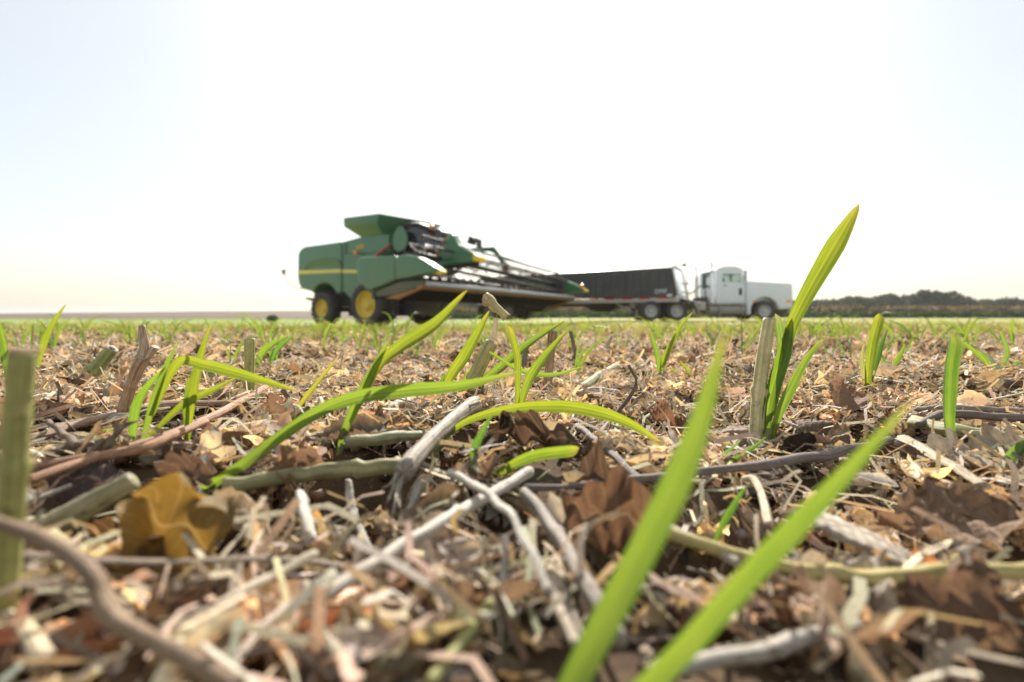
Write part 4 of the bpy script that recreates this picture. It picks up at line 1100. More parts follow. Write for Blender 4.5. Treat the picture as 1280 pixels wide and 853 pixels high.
stand("straight cut stalk with a hollow top beside the tallest seedling", (944, 566), [(948, 500), (955, 440), (962, 399)], [9, 8.5, 8, 7.5], (.60, .54, .31), GSTALK, 1, (.12, .48))
s2, b2, d2 = stand("brown split stalk with a broken side shoot at left", (146, 538), [(158, 500), (170, 466), (180, 447)], [8, 6.5, 6.5, 8], (.40, .26, .16), STEM, 2, (.35, .62))
for nm, pts, rad, tint in (("split_tip", [(178, 452), (182, 434), (180, 420), (178, 407)], [6.5, 5.5, 4.5, 3.5], (.50, .37, .26)), ("side_shoot", [(181, 450), (188, 443), (194, 434)], [5, 4.5, 5], (.55, .40, .27))):
    P = np.array([P3(a, c, d2) for a, c in pts]) - b2
    v, q, u = tube(P, np.array(rad) / F_PX * d2, 16, 10, .25, 7); link(nm, mesh_np(nm, v, q, u, tint), STEM, s2)
stand("green stub leaning right, left of the brown split stalk", (88, 496), [(104, 478), (122, 458), (140, 436)], [9, 8, 8, 7], (.33, .35, .15), GSTALK, 3, (.6,))
stand("short pale green upright stub near the harvester's rear wheel", (310, 506), [(311, 480), (312, 450), (312, 424)], [7, 6.5, 6, 6], (.52, .50, .20), GSTALK, 4, (.4,))
s5, b5, d5 = stand("greenish broken stalk in the centre with a knotted bent top", (572, 512), [(590, 478), (605, 446), (614, 428)], [9, 9, 8.5, 8], (.45, .42, .19), GSTALK, 5, (.5,))
for nm, pts, rad, tint, mt in (("torn_strip", [(613, 428), (618, 412), (620, 398)], [4, 2.5, 3.5], (.60, .58, .52), POD),
                               ("knotted_top", [(606, 368), (612, 376), (618, 384), (626, 390), (633, 398)], [4, 7, 6, 5, 6], (.55, .48, .26), GSTALK),
                               ("knot_bulge", [(604, 372), (609, 377), (615, 379)], [3, 7.5, 4], (.46, .33, .20), STEM)):
    P = np.array([P3(a, c, d5) for a, c in pts]) - b5
    v, q, u = tube(P, np.array(rad) / F_PX * d5, 18, 11, .18, 7); link(nm, mesh_np(nm, v, q, u, tint), mt, s5)
stand("brown upright stub right of the knotted stalk", (682, 502), [(685, 475), (688, 445), (691, 414)], [6, 5.5, 5.5, 6], (.34, .22, .14), STEM, 6, (.3,))
stand("dark thin stub leaning left behind the brown upright one", (652, 474), [(655, 450), (659, 425)], [4, 3.5, 3.5], (.22, .20, .12), STEM, 7)
stand("thin brown stub standing far back right of centre", (722, 457), [(718, 435), (713, 414)], [3, 2.5, 2.5], "brown", STEM, 8)
# the thick soft stalk at the left edge, very close to the lens
b = P3(2, 800, .120)
root = empty("stubble_stalk", (b[0], b[1], float(H(b[0], b[1]))))
P = np.array([P3(*p) for p in ((0, 830, .120), (8, 720, .120), (17, 600, .120), (20, 540, .120), (28, 440, .121))]) - np.array(root.location)
v, q, u = tube(P, np.array([12, 12, 13, 13, 14]) / F_PX * .120, 44, 14, .06, 3, 1, (.62,)); link("stalk", mesh_np("stalk", v, q, u, (.36, .35, .13)), GSTALK, root)
v, q, u = tube([P[-1] - [0, 0, .0004], P[-1] + [0, 0, .0012]], [.0029, .0026], 3, 12, .3, 3); link("cut_rim", mesh_np("cut_rim", v, q, u, TV["straw"]), POD, root)
P = np.array([P3(*p) for p in ((22, 520, .119), (32, 502, .119), (42, 492, .119))]) - np.array(root.location)
v, q, u = tube(P, [.0016, .001, .0004], 8, 8, .1, 3); link("side_bud", mesh_np("side_bud", v, q, u, (.45, .43, .20)), GSTALK, root)
tag(root, "thick blurred green stalk standing at the left edge close to the lens", "stubble stalk")

hs = hero_stick
hs("stick", "long pale fibrous stick slanting up to the right in front", "stick", [(388, 752), (480, 696), (560, 650), (662, 590)], [9, 8.5, 8, 7], (.46, .41, .35), lift=.016, seed=11, rough=.10, nodes=(.55,))
hs("stick", "thin pale curved stick crossing over the long pale one", "stick", [(562, 590), (600, 612), (640, 650), (664, 690), (690, 735)], [5, 5.5, 5.5, 5, 5], (.46, .42, .36), lift=.022, seed=12)
hs("stick", "grey stick slanting down to the right below the dark crinkled leaf", "stick", [(655, 615), (690, 660), (730, 725), (775, 800)], [6, 8, 10, 11], (.27, .235, .20), lift=.016, seed=13, nodes=(.4,))
wst = hs("stick", "thick weathered stalk with a frayed lower end in the centre", "stick", [(505, 590), (530, 560), (560, 530), (592, 506)], [13, 11, 10, 11], (.30, .26, .21), lift=.016, seed=14, rough=.14)
for i, (a, c) in enumerate(((484, 628), (490, 646), (497, 640), (476, 612), (503, 632), (486, 620))):
    fs = hs("fibre_strand", None, None, [(509 - i * 2.5, 584 + i), ((a + 506 - i * 2) / 2, 606 + 3 * (i % 3)), (a, c)], [2.6, 2.2, .8], (.33, .28, .22), lift=.014, seed=30 + i, n=14, sides=7)
    fs.parent = wst; fs.location = fs.location - wst.location
hs("stick", "long thin dark stick lying across the right half", "stick", [(655, 612), (740, 604), (860, 592), (1000, 574), (1112, 552)], [4, 5, 6.5, 6.5, 5], (.22, .18, .155), lift=.014, seed=15)
hs("stick", "mottled olive stalk lying across left of centre", "stick", [(278, 608), (340, 600), (410, 590), (500, 584)], [10, 9, 10, 9], (.25, .23, .12), lift=.012, seed=16, nodes=(.4, .75), mat=GSTALK)
hs("stick", "pale green ribbed stem piece lying above the olive stalk", "stick", [(430, 554), (470, 550), (528, 543)], [7, 8, 6], (.28, .265, .16), lift=.012, seed=17, mat=GSTALK)
hs("stick", "long reddish brown straw slanting up to the right at left", "straw", [(30, 588), (150, 562), (250, 528), (332, 486)], [5, 6, 6, 5], (.36, .21, .13), lift=.016, seed=18)
hs("stick", "shorter reddish straw below the long one at left", "straw", [(34, 600), (120, 572), (190, 556), (258, 527)], [5, 6, 6, 4], (.36, .20, .12), lift=.018, seed=19)
hs("stick", "brown straw lying level behind the two leaves at left", "straw", [(35, 548), (110, 528), (190, 508), (330, 505)], [5, 5, 5, 3], (.28, .18, .12), lift=.012, seed=20)
hs("stick", "dark forked twig with a thorny end at left", "twig", [(60, 527), (80, 545), (98, 556)], [3, 4, 4], (.20, .14, .10), lift=.018, seed=21)
hs("stick", "hairy pale green stalk lying near the right edge", "stick", [(1140, 528), (1200, 538), (1260, 549), (1330, 560)], [7, 7.5, 8, 8], (.35, .33, .18), lift=.014, seed=22, mat=GSTALK)
hs("stick", "dark slim stick above the hairy stalk at the right edge", "stick", [(1148, 530), (1180, 518), (1230, 521), (1320, 525)], [4, 5, 5, 4], (.16, .125, .11), lift=.018, seed=23)
hs("stick", "grey stick behind the dark slim one at the right edge", "stick", [(1140, 512), (1200, 511), (1320, 514)], [4, 4, 4], (.28, .23, .19), lift=.014, seed=24)
hs("stick", "flattened pale stalk slanting down right of the blurred leaf", "stick", [(1130, 548), (1170, 572), (1230, 608)], [7, 8, 7], (.36, .30, .21), lift=.014, seed=25, flat=.6)
hs("stick", "long greenish stem lying along the bottom right", "stick", [(820, 660, .180), (900, 690, .167), (1000, 712, .157), (1120, 720, .152), (1300, 712, .148)], [7, 9, 9, 9, 9], (.38, .32, .14), seed=26, mat=GSTALK, nodes=(.5,))
hs("stick", "dark upright thin twig in front of the centre", "twig", [(632, 672, .150), (626, 750, .130), (616, 850, .115)], [5, 6, 6], (.11, .095, .085), seed=27)
hs("stick", "dark slanting twig with a pale hairy tip right of centre", "twig", [(728, 566), (760, 530, .41), (795, 482, .42), (786, 455, .42)], [3, 3.5, 3, 2], (.17, .125, .11), lift=.012, seed=28)
hs("stick", "split black twig lying below the arching leaf", "twig", [(720, 534), (760, 566), (800, 602)], [4, 5, 5], (.15, .125, .11), lift=.012, seed=29)
hs("stick", "short notched white stub in front of the olive stalk", "stick", [(374, 618), (380, 645), (388, 676)], [6, 7, 6], (.40, .37, .32), lift=.014, seed=40, rough=.2)
hs("stick", "fuzzy pale rootlet hanging over the dark hollow", "rootlet", [(434, 602, .225), (446, 650, .212), (462, 690, .200)], [4, 5, 5], (.50, .46, .40), seed=41, rough=.35)
hs("stick", "fuzzy pale rootlet right of the dark hollow", "rootlet", [(526, 600, .220), (512, 645, .210), (496, 684, .200)], [5, 5, 5], (.50, .46, .40), seed=42, rough=.35)
hs("stick", "pale kinked stem at the bottom left of centre", "stick", [(380, 730), (396, 772), (412, 796), (450, 850)], [6, 6, 8, 8], (.40, .34, .25), lift=.014, seed=43)
hs("stick", "greenish brown stalk slanting at the bottom centre", "stick", [(632, 735), (590, 785), (540, 850)], [7, 8, 9], (.30, .29, .12), lift=.014, seed=44, mat=GSTALK)
hs("stick", "reddish slanting twig under the long pale stick", "twig", [(480, 712), (530, 755), (576, 802)], [5, 6, 6], (.30, .19, .15), lift=.012, seed=45)
hs("stick", "blurred pale stick at the bottom between the two large leaves", "stick", [(820, 836), (900, 822), (990, 800), (1072, 782)], [9, 10, 10, 9], (.42, .38, .33), lift=.014, seed=46)
hs("stick", "broad weathered splinter in front of the grey slanting stick", "stick", [(690, 720), (705, 760), (722, 810)], [14, 15, 12], (.42, .35, .27), lift=.012, seed=47, flat=.5)
hs("stick", "thin straw lying along the left below the yellow leaf", "straw", [(200, 790), (300, 740), (395, 692)], [6, 6, 5], (.46, .40, .30), lift=.016, seed=48)
hs("stick", "large blurred brown stem curving down at the bottom left", "stick", [(-20, 646, .112), (60, 672, .111), (115, 712, .108), (142, 765, .104), (190, 800, .100), (300, 858, .094)], [9, 9.5, 10, 12, 10.5, 10], (.24, .165, .105), seed=49, rough=.14, nodes=(.52,))
hs("stick", "thick blurred grey green stalk behind the curving brown stem", "stick", [(20, 690, .175), (60, 662, .178), (110, 632, .182), (166, 602, .188)], [14, 16, 15, 12], (.27, .25, .15), seed=50, mat=GSTALK)
hs("stick", "pale green stub lying in the stubble right of the knotted stalk", "stick", [(728, 486), (750, 470), (770, 460)], [6, 6, 5], (.27, .265, .15), lift=.012, seed=51, mat=GSTALK)
hs("stick", "brown bent stick lying behind the arching leaf", "stick", [(720, 494), (745, 489), (776, 492)], [5, 5, 4], (.32, .24, .19), lift=.012, seed=52)
hs("stick", "small white hollow straw end in the centre litter", "straw", [(484, 512), (500, 505), (516, 499)], [5, 6, 5], (.50, .43, .32), lift=.014, seed=53)
hs("stick", "thin pale loop of stem at the upper right of the blurred leaf", "stem", [(928, 598), (942, 600), (955, 625), (962, 655)], [4, 4, 5, 5], (.58, .47, .33), lift=.018, seed=54)
hs("stick", "grey stem slanting down right between the two large leaves", "stick", [(832, 658), (870, 676), (925, 700)], [5, 6, 6], (.44, .39, .32), lift=.014, seed=55)

def hero_leaf(name, label, cat, center, Lpx, Wpx, rot, tint, curl, bend, ruffle, seed, mat=None, d=None, lift=.012, nu=27, nv=33, jag=.05, hook=None):
    """A leaf lying or standing in the litter; rot = (tilt towards the lens, turn, spin in its own plane) in degrees, sizes in picture pixels at its distance."""
    c = P3(*center, d) if d else G(*center, lift)
    d0 = c[1]; k = d0 / F_PX
    v, q, u = dry_leaf(Lpx * k, Wpx * k, curl, bend, ruffle, seed, nu, nv, jag)
    v = v - [0, 0, v[:, 2].mean()]
    v = np.array([(Matrix.Rotation(R(rot[1]), 3, 'Z') @ Matrix.Rotation(R(rot[0]), 3, 'X') @ Matrix.Rotation(R(rot[2]), 3, 'Z')) @ Vector(p) for p in v])
    o = link(name, mesh_np(name, v, q, u, TV[tint] if isinstance(tint, str) else tint), mat or LEAF); o.location = c
    FOOT.append((c[0], c[1], .42 * max(Lpx, Wpx) * k))
    tag(o, label, cat); return o

hl = hero_leaf
hl("dry_leaf", "blurred yellow brown leaf hanging upright at left, sun shining through", "dry leaf", (236, 662), 185, 125, (78, -12, 62), (.185, .130, .042), 1.2, .9, 0.0063, 1, YLEAF, d=.160)
hl("dry_leaf", "folded brown leaf tucked behind the blurred grey green stalk", "dry leaf", (118, 668), 100, 70, (60, 0, 60), (0.160, 0.093, 0.046), 1.12, .6, 0.0030, 2, d=.205)
hl("dry_leaf", "rolled brown leaf with a glowing orange inside, left of centre", "dry leaf", (322, 518), 90, 72, (15, 0, 100), (0.222, 0.136, 0.090), 2.50, .5, 0.0033, 3)
hl("dry_leaf", "upright spoon shaped brown leaf left of the slim seedling", "dry leaf", (1052, 492), 62, 62, (50, 20, -50), (0.246, 0.160, 0.111), 1.12, .5, 0.0015, 4, lift=.022)
hl("dry_leaf", "large crinkled dark leaf standing on edge below the arching leaf", "dry leaf", (762, 650), 150, 105, (68, 0, 70), (0.170, 0.106, 0.072), 1.12, 1.0, 0.0063, 5, lift=.018)
hl("dry_leaf", "big blurred brown leaf with a dark fold filling the lower right corner", "dry leaf", (1215, 815), 310, 200, (50, 8, 95), (0.166, 0.113, 0.084), 1.12, 1.1, 0.0063, 6, d=.138)
hl("dry_leaf", "crumpled flat brown leaf sheet at the right edge", "dry leaf", (1190, 650), 190, 110, (20, 0, 95), (0.256, 0.179, 0.123), 0.62, .7, 0.0053, 7, lift=.014)
hl("dry_leaf", "dark purplish leaf under the reddish straws at left", "dry leaf", (100, 602), 100, 62, (25, 10, 80), (0.092, 0.064, 0.060), 0.88, .5, 0.0030, 8)
hl("dry_leaf", "dark hooded leaf with a rolled rim below the two upright leaves", "dry leaf", (222, 598), 80, 66, (35, 0, 90), (0.127, 0.084, 0.063), 2.00, -.8, 0.0030, 9)
hl("dry_leaf", "ridged grey brown leaf behind the tall leaning seedling", "dry leaf", (432, 540), 105, 50, (22, 0, 96), (0.215, 0.165, 0.128), 1.12, .8, 0.0027, 10)
hl("dry_leaf", "long dark crumpled leaf under the arching leaf", "dry leaf", (672, 552), 150, 46, (20, 5, 88), (0.127, 0.084, 0.061), 1.25, .7, 0.0067, 11)
hl("dry_leaf", "broken dark leaf with ragged edges right of the low curved leaf", "dry leaf", (745, 590), 75, 50, (40, 0, 60), (0.105, 0.071, 0.053), 1.50, .8, 0.0067, 12)
hl("dry_leaf", "torn orange brown leaf with upturned points right of the dark twig", "dry leaf", (836, 526), 62, 52, (30, 15, 50), (0.250, 0.146, 0.096), 1.75, 1.3, 0.0053, 13, lift=.016)
hl("dry_leaf", "smooth humped brown leaf left of the tall right stalk", "dry leaf", (912, 540), 90, 56, (12, 0, 90), (0.274, 0.206, 0.151), -1.50, .4, 0.0023, 14)
hl("dry_leaf", "dim brown leaf at the foot of the slim seedling", "dry leaf", (1000, 530), 80, 46, (15, 0, 85), (0.226, 0.158, 0.112), -1.50, .6, 0.0030, 15)
hl("dry_leaf", "dark oval leaf lying just above the long thin dark stick", "dry leaf", (1014, 556), 62, 26, (30, 0, 98), (0.114, 0.080, 0.065), 0.88, .3, 0.0009, 16)
hl("dry_leaf", "pair of brown leaf halves below the long low leaf", "dry leaf", (370, 585), 95, 60, (25, 5, 80), (0.247, 0.167, 0.115), 1.75, 1.0, 0.0037, 17)
hl("dry_leaf", "pale translucent leaf at the lower left of the rolled brown one", "dry leaf", (352, 575), 50, 45, (60, 0, 60), (0.296, 0.191, 0.111), 0.75, .4, 0.0030, 18)
hl("petal_husk", "pale grey oval husk lying below the long pale stick", "husk", (462, 800), 110, 52, (28, 0, 95), (.52, .45, .41), .55, .4, .0006, 19, POD, lift=.014)
hl("petal_husk", "round grey papery husk beside the dark hollow", "husk", (552, 664), 58, 50, (60, 0, 40), (.40, .34, .30), .5, .3, .0008, 20, POD)
hl("petal_husk", "angular grey papery husk under the crossing pale sticks", "husk", (574, 692), 60, 46, (35, 0, 65), (.48, .42, .36), .3, .3, .0008, 21, POD, lift=.014)
hl("petal_husk", "smooth white pod half under the blurred leaning leaf", "husk", (1096, 600), 48, 24, (25, 10, 60), (.66, .63, .60), .8, .5, .0002, 22, POD, lift=.016)
hl("petal_husk", "bright papery husk standing up under the broken dark leaf", "husk", (695, 635), 40, 26, (70, 0, 20), (.62, .60, .58), .8, .4, .0006, 23, POD)
hl("dry_leaf", "long pale leaf blade lying flat left of the two upright leaves", "dry leaf", (95, 528), 120, 30, (14, 0, 108), (0.363, 0.326, 0.271), 0.62, .3, 0.0012, 24)
hl("dry_leaf", "brown leaf lump in front of the harvester, dim and rolled", "dry leaf", (398, 452), 44, 34, (15, 0, 80), (0.152, 0.109, 0.087), 2.50, .5, 0.0030, 25)
# the flat chip of weathered wood
b = G(1072, 676, .014); k = b[1] / F_PX
v, q, u = tube([P3(1018, 648, b[1] * 1.05) - b, P3(1075, 672, b[1]) - b, P3(1135, 702, b[1] * .95) - b], [25 * k, 27 * k, 24 * k], 40, 28, .05, 60, .20, (), 5)
f = wob(3, 60, (500, 900), .0004); v = v + f(v * [1, .3, 1])[:, None] * [[0, 0, 1]]
o = link("wood_chip", mesh_np("wood_chip", v, q, u, (.36, .31, .25)), STEM); o.location = b
tag(o, "flat grey ridged wood chip right of the leaning blurred leaf", "wood chip")
# ------------------------------------------------------------------ loose scraps and chaff: nobody could count them
r = np.random.default_rng(21)
near_t = [dry_leaf(.02 * r.uniform(.7, 1.6), .012 * r.uniform(.6, 1.4), r.uniform(.7, 2.6), r.uniform(-1.8, 1.8), .0017, 300 + i, 6, 8, .2) for i in range(18)]
big_t = [dry_leaf(.034 * r.uniform(.7, 1.5), .018 * r.uniform(.6, 1.5), r.uniform(.9, 2.8), r.uniform(-1.8, 1.8), .0026, 350 + i, 7, 9, .14) for i in range(16)]
far_t = [dry_leaf(.028 * r.uniform(.8, 1.5), .018 * r.uniform(.6, 1.4), r.uniform(.4, 1.8), r.uniform(-1.2, 1.2), .0015, 400 + i, 4, 4, .25) for i in range(12)]
far2_t = [dry_leaf(.05 * r.uniform(.8, 1.5), .03 * r.uniform(.6, 1.4), r.uniform(.3, 1.4), r.uniform(-1, 1), .0015, 500 + i, 3, 3, .2) for i in range(8)]
PAL = (["tan", "beige", "brown", "dark brown", "straw", "rust", "grey", "pale"], [.27, .21, .16, .13, .12, .02, .07, .02])

def patchy(x, y):
    """Tint multiplier varying smoothly between paler and darker patches."""
    b = 0
    for k, d, p, a in _BW[3:12]:
        b = b + np.sin(k * 1.3 * (x * np.cos(d + 1) + y * np.sin(d + 1)) + p * 2)
    return np.clip(1.08 + 0.19 * b, .42, 1.5)

def scrap_layer(name, temps, n, y0, y1, tilt, lift, seed, sc_=(.6, 1.5), mat=SCRAP):
    r = np.random.default_rng(seed)
    x, y = area_points(n, y0, y1, r)
    k = clear(x, y); x, y = x[k], y[k]; m = len(x)
    pos = np.stack([x, y, H(x, y) + r.uniform(0, 1, m) ** 1.4 * lift], 1)
    t, _ = pick(*PAL, m, r)
    t = t * patchy(x, y)[:, None]
    return scatter(name, temps, pos, rots(m, r, tilt), r.uniform(*sc_, m), t, mat, seed + 1)

scrap_layer("plant_litter_debris", near_t, 34000, -.15, .95, .6, .012, 31, (.25, 1.0))
scrap_layer("plant_litter_debris", big_t, 7500, -.15, 1.1, .55, .012, 36, (.5, 1.25))
scrap_layer("plant_litter_debris", big_t, 14000, 1.1, 3.5, .5, .014, 37, (.55, 1.3))
scrap_layer("plant_litter_debris", near_t, 44000, .95, 2.2, .55, .016, 32, (.45, 1.25))
scrap_layer("plant_litter_debris", far_t, 42000, 2.2, 6.0, .5, .02, 33, (.7, 1.6))
scrap_layer("plant_litter_debris", far2_t, 36000, 6.0, 20.0, .45, .02, 34, (.8, 1.8))

def fibre_t(seed):
    r = np.random.default_rng(seed); L = r.uniform(.012, .032)
    p = np.cumsum(r.normal(size=(4, 3)) * L * .10, 0); p[:, 1] += np.linspace(-L / 2, L / 2, 4)
    w = r.uniform(.0003, .0010); u = np.array([-1, 1])
    V = p[:, None] + u[None, :, None] * np.array([w, 0, r.uniform(-.4, .4) * w])[None, None]
    return V.reshape(-1, 3), gridQ(2, 4), np.stack([np.tile([0, 1], 4), np.repeat(np.linspace(0, 1, 4), 2)], 1)
def crumb_t(seed):
    r = np.random.default_rng(seed); s = .0016 * r.uniform(.6, 1.8)
    v, q, u = tube([(0, -s, 0), (0, 0, s * .3), (0, s, 0)], [s * .5, s, s * .4], 4, 5, .5, seed, .7); return v, q, u
for seed, n, y0, y1, s in ((51, 44000, -.1, .8, (.5, 1.6)), (52, 46000, .8, 2.6, (.9, 2.3))):
    r = np.random.default_rng(seed); x, y = area_points(n, y0, y1, r); k = clear(x, y); x, y = x[k], y[k]; m = len(x)
    pos = np.stack([x, y, H(x, y) + .002 + r.uniform(0, 1, m) * .015], 1)
    t, _ = pick(["straw", "beige", "pale", "tan", "brown"], [.35, .25, .15, .15, .1], m, r)
    scatter("chaff_litter", [fibre_t(i) for i in range(16)], pos, rots(m, r, .5), r.uniform(*s, m), t, SCRAP, seed)
r = np.random.default_rng(55); x, y = area_points(30000, -.1, .9, r); k = clear(x, y); x, y = x[k], y[k]; m = len(x)
t, _ = pick(["straw", "tan", "brown", "dark brown", "grey"], [.2, .3, .2, .15, .15], m, r)
scatter("crumb_debris", [crumb_t(i) for i in range(10)], np.stack([x, y, H(x, y) + r.uniform(0, 1, m) * .008], 1), rots(m, r, 1), r.uniform(.5, 1.8, m), t, SCRAP, 56)

# ------------------------------------------------------------------ countable pieces: the largest in view as things, the rest as litter
def in_view_size(x, y, size):
    px = CX + F_PX * x / np.maximum(y, .02); py = YH + F_PX * (CAM_H - H(x, y)) / np.maximum(y, .02)
    ok = (y > .1) & (px > -60) & (px < 1340) & (py < 900)
    return np.where(ok, size / np.maximum(y, .02), 0)

def pieces(name, stuff_name, cat, n, y0, y1, temps_by_tint, probs, scl, tilt, lift, mat, words_, group, seed, keep=300, spreadpow=1.7):
    """temps_by_tint: {tint name: [template (V, Q, UV)]}"""
    r = np.random.default_rng(seed)
    y = y0 + (y1 - y0) * r.uniform(0, 1, n) ** spreadpow
    x = r.uniform(-1, 1, n) * (.12 + 1.2 * np.maximum(y, 0))
    k = clear(x, y, .15); x, y = x[k], y[k]; m = len(x)
    names = list(temps_by_tint); ti = r.choice(len(names), size=m, p=np.array(probs) / sum(probs))
    s = r.uniform(*scl, m); rt = rots(m, r, tilt); z = H(x, y) + .003 + r.uniform(0, 1, m) * lift
    order = np.argsort(-in_view_size(x, y, s)); big = order[:keep]; rest = order[keep:]
    meshes = {}
    for i in big:
        tn = names[ti[i]]; j = int(r.integers(len(temps_by_tint[tn])))
        if (tn, j) not in meshes:
            v, q, u = temps_by_tint[tn][j]
            me = mesh_np(name, v, q, u, TV[tn]); me.materials.append(mat); meshes[(tn, j)] = me
        o = bpy.data.objects.new(name, meshes[(tn, j)]); COL.objects.link(o)
        M = Matrix(rt[i].tolist()).to_4x4() @ Matrix.Diagonal((s[i], s[i], s[i], 1)); M.translation = (x[i], y[i], z[i])
        o.matrix_world = M
        tag(o, words_.format(tn), cat, group.format(tn))
    if len(rest):
        for tk_ in range(len(names)):
            sel = rest[ti[rest] == tk_]
            if len(sel):
                scatter(stuff_name, temps_by_tint[names[tk_]], np.stack([x, y, z], 1)[sel], rt[sel], s[sel], np.tile(TV[names[tk_]], (len(sel), 1)), mat, seed + tk_)

r = np.random.default_rng(61)
def leaf_set(k, n):
    return [dry_leaf(.052 * r.uniform(.7, 1.3), .030 * r.uniform(.7, 1.3), r.uniform(1.0, 3.0), r.uniform(-2.2, 2.2), .0042, k + i, 21, 27, .10) for i in range(n)]
pieces("dry_leaf", "leaf_litter", "dry leaf", 1100, .12, 5.0, {t: leaf_set(600 + 20 * i, 5) for i, t in enumerate(["tan", "brown", "dark brown", "rust", "grey"])},
       [.32, .3, .14, .06, .18], (.45, 1.15), .55, .008, LEAF, "{} curled dry leaf scrap among many like it in the crop litter", "loose {} leaves in the litter", 62, 300)

def stem_set(k, n, rad):
    out = []
    for i in range(n):
        q = np.random.default_rng(k + i); L = q.uniform(.03, .11)
        p = np.array([(0, t * L, 0) for t in np.linspace(-.5, .5, 4)]) + q.normal(size=(4, 3)) * L * [.028, 0, .016]
        out.append(tube(p, [rad * q.uniform(.7, 1.4), rad * q.uniform(.6, 1.2), rad * q.uniform(.4, 1)], 14, 7, .14, k + i, q.choice([.3, .45, .8, 1]), (q.uniform(.2, .8),)))
    return out
pieces("stem_piece", "stem_litter", "stem", 1500, .12, 5.0, {t: stem_set(700 + 20 * i, 8, .0016) for i, t in enumerate(["tan", "grey", "straw", "brown", "dark brown"])},
       [.28, .25, .25, .14, .08], (.45, 1.3), .22, .013, STEM, "{} broken stem piece among many like it in the crop litter", "loose {} stem pieces in the litter", 72, 300)

def pod_set(k, n):
    return [dry_leaf(.036 * r.uniform(.8, 1.2), .011 * r.uniform(.8, 1.2), r.uniform(.9, 1.7), r.uniform(-.8, 1.2), .0004, k + i, 7, 9, .03) for i in range(n)]
pieces("pod_shell", "pod_litter", "seed pod", 1200, .14, 4.0, {t: pod_set(800 + 20 * i, 4) for i, t in enumerate(["beige", "straw", "pale", "tan"])},
       [.35, .3, .1, .25], (.5, 1.1), .5, .010, POD, "{} empty seed pod shell among many like it in the litter", "loose {} pod shells in the litter", 82, 240)

# ------------------------------------------------------------------ seedlings and stubble across the field
def seedling_proto(seed):
    q = np.random.default_rng(seed); out = []
    for j in range(int(q.integers(2, 4))):
        h = q.uniform(.035, .085); a = q.uniform(0, 6.28); lean = q.uniform(.15, .9)
        dx, dy = math.cos(a) * h * lean, math.sin(a) * h * lean
        P = [(0, 0, -.004), (dx * .2, dy * .2, h * .45), (dx * .6, dy * .6, h * .85), (dx * 1.15, dy * 1.15, h * q.uniform(.75, 1.1))]
        out.append(blade(P, q.uniform(.0026, .0052), 9, (math.sin(a), -math.cos(a) - .3, .2), q.uniform(-.6, .6), q.uniform(-1, 1), .3))
    return out
sp = [seedling_proto(900 + i) for i in range(14)]
r = np.random.default_rng(91)
xs, ys = [], []
for n, y0, y1 in ((18, .62, 1.1), (480, 1.1, 2.6), (3300, 2.6, 6), (4200, 6, 13), (5200, 13, 29)):
    a, b = area_points(n, y0, y1, r, 1.2, .1); xs.append(a); ys.append(b)
xs, ys = np.concatenate(xs), np.concatenate(ys)
ok = ~((ys > 16) & (np.abs((xs + 5) * .86 - (ys - 21.5) * .51) < 6.2) & (np.abs((xs + 5) * .51 + (ys - 21.5) * .86) < 2.6))
xs, ys = xs[ok], ys[ok]
zs = H(xs, ys); sz = r.uniform(.75, 1.4, len(xs)) * (1 + .15 * sm(1.2, 2.2, ys)) * (1 - .62 * sm(2.5, 11, ys)); ya = r.uniform(0, 6.28, len(xs)); wh = r.integers(len(sp), size=len(xs))
order = np.argsort(-in_view_size(xs, ys, sz)); bigs, rest = order[:300], order[300:]
smesh = {}
for n, i in enumerate(bigs):
    k = int(wh[i])
    if n < 110:
        o = empty("wheat_seedling", (xs[i], ys[i], zs[i]), ya[i])
        for j, b in enumerate(sp[k]):
            if (k, j) not in smesh:
                smesh[(k, j)] = mesh_np("blade", *b); smesh[(k, j)].materials.append(BLADE)
            link("leaf_blade", smesh[(k, j)], None, o)
    else:
        if k not in smesh:
            smesh[k] = mesh_np("wheat_seedling", *merge(sp[k])); smesh[k].materials.append(BLADE)
        o = link("wheat_seedling", smesh[k], None); o.location = (xs[i], ys[i], zs[i]); o.rotation_euler = (0, 0, ya[i])
    o.scale = (sz[i],) * 3
    tag(o, "small green wheat seedling among many scattered across the middle of the field", "seedling", "wheat seedlings across the field")
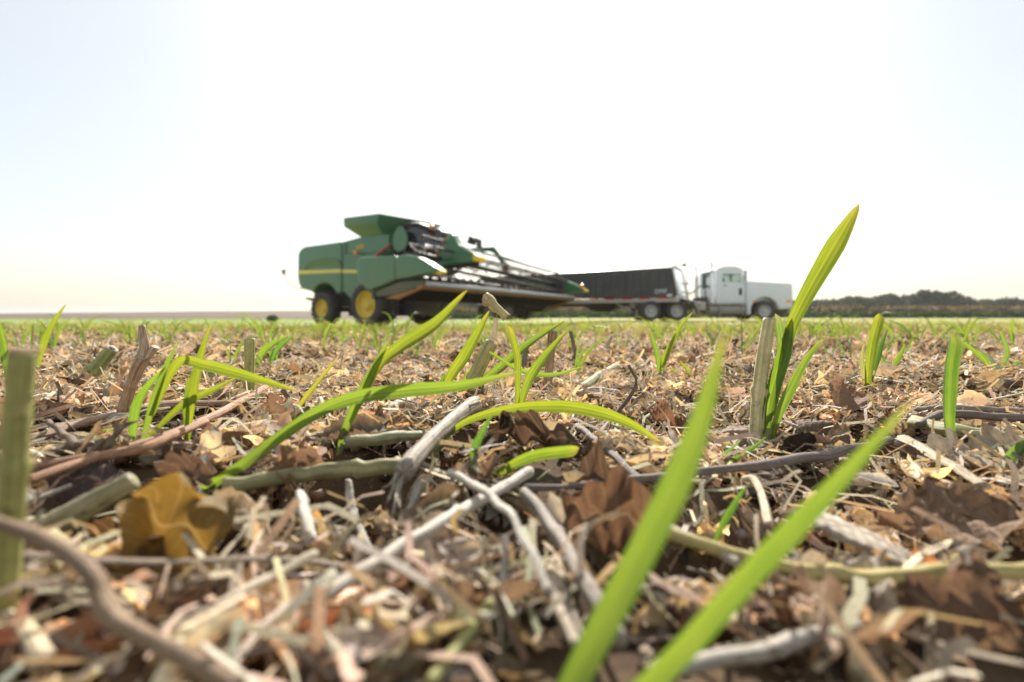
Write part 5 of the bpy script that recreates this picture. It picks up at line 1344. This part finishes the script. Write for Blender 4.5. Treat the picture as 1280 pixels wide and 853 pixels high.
Zr = np.zeros((len(rest), 3, 3)); Zr[:, 0, 0] = np.cos(ya[rest]); Zr[:, 0, 1] = -np.sin(ya[rest]); Zr[:, 1, 0] = np.sin(ya[rest]); Zr[:, 1, 1] = np.cos(ya[rest]); Zr[:, 2, 2] = 1
scatter("seedling_grass", [merge(s) for s in sp], np.stack([xs, ys, zs], 1)[rest], Zr, sz[rest], np.tile(np.array([1.45, 1.02, 1.6]), (len(rest), 1)), BLADE, 92, varied=.15)

def stalk_mesh(name, P, rad, tint, seed, n=22, sides=11, nodes=(.45,), rough=.10):
    v, q, u = tube(P, rad, n, sides, rough, seed, 1.0, nodes)
    return mesh_np(name, v, q, u, TV[tint] if isinstance(tint, str) else tint)
r = np.random.default_rng(95)
stp = []
for i in range(8):
    h = r.uniform(.03, .07); l = r.normal(size=2) * h * .35
    tn = ["tan", "grey", "brown", "straw"][i % 4]
    stp.append((stalk_mesh("stubble_stalk", [(0, 0, -.01), (l[0] * .4, l[1] * .4, h * .5), (l[0], l[1], h)], [.0042, .0036, .0034], tn, i), tn))
x, y = [], []
for n, y0, y1 in ((6, .7, 1.6), (16, 1.6, 4), (30, 4, 10)):
    a, b = area_points(n, y0, y1, r, 1.2, .1); x += list(a); y += list(b)
for i in range(len(x)):
    me, tn = stp[int(r.integers(8))]
    o = link("stubble_stalk", me, STEM if not me.materials else None); o.location = (x[i], y[i], float(H(x[i], y[i]))); o.rotation_euler = (0, 0, r.uniform(0, 6.28)); s = r.uniform(.7, 1.3); o.scale = (s, s, s)
    tag(o, f"short upright {tn} stubble stalk among many across the field", "stubble stalk", f"{tn} stubble stalks across the field")

# ------------------------------------------------------------------ the milky air between here and the skyline
k = NT("haze")
pv = k.n("VolumePrincipled")
pv.inputs["Color"].default_value = (0.93, 0.95, 1.0, 1)
pv.inputs["Density"].default_value = 0.00032
pv.inputs["Anisotropy"].default_value = 0.35
k.t.links.new(pv.outputs[0], k.out.inputs["Volume"])
hz = MB().box(-5100, 5100, -5100, 5100, -1.7, 16).build("haze", k.m, smooth=False)
tag(hz, kind="stuff")
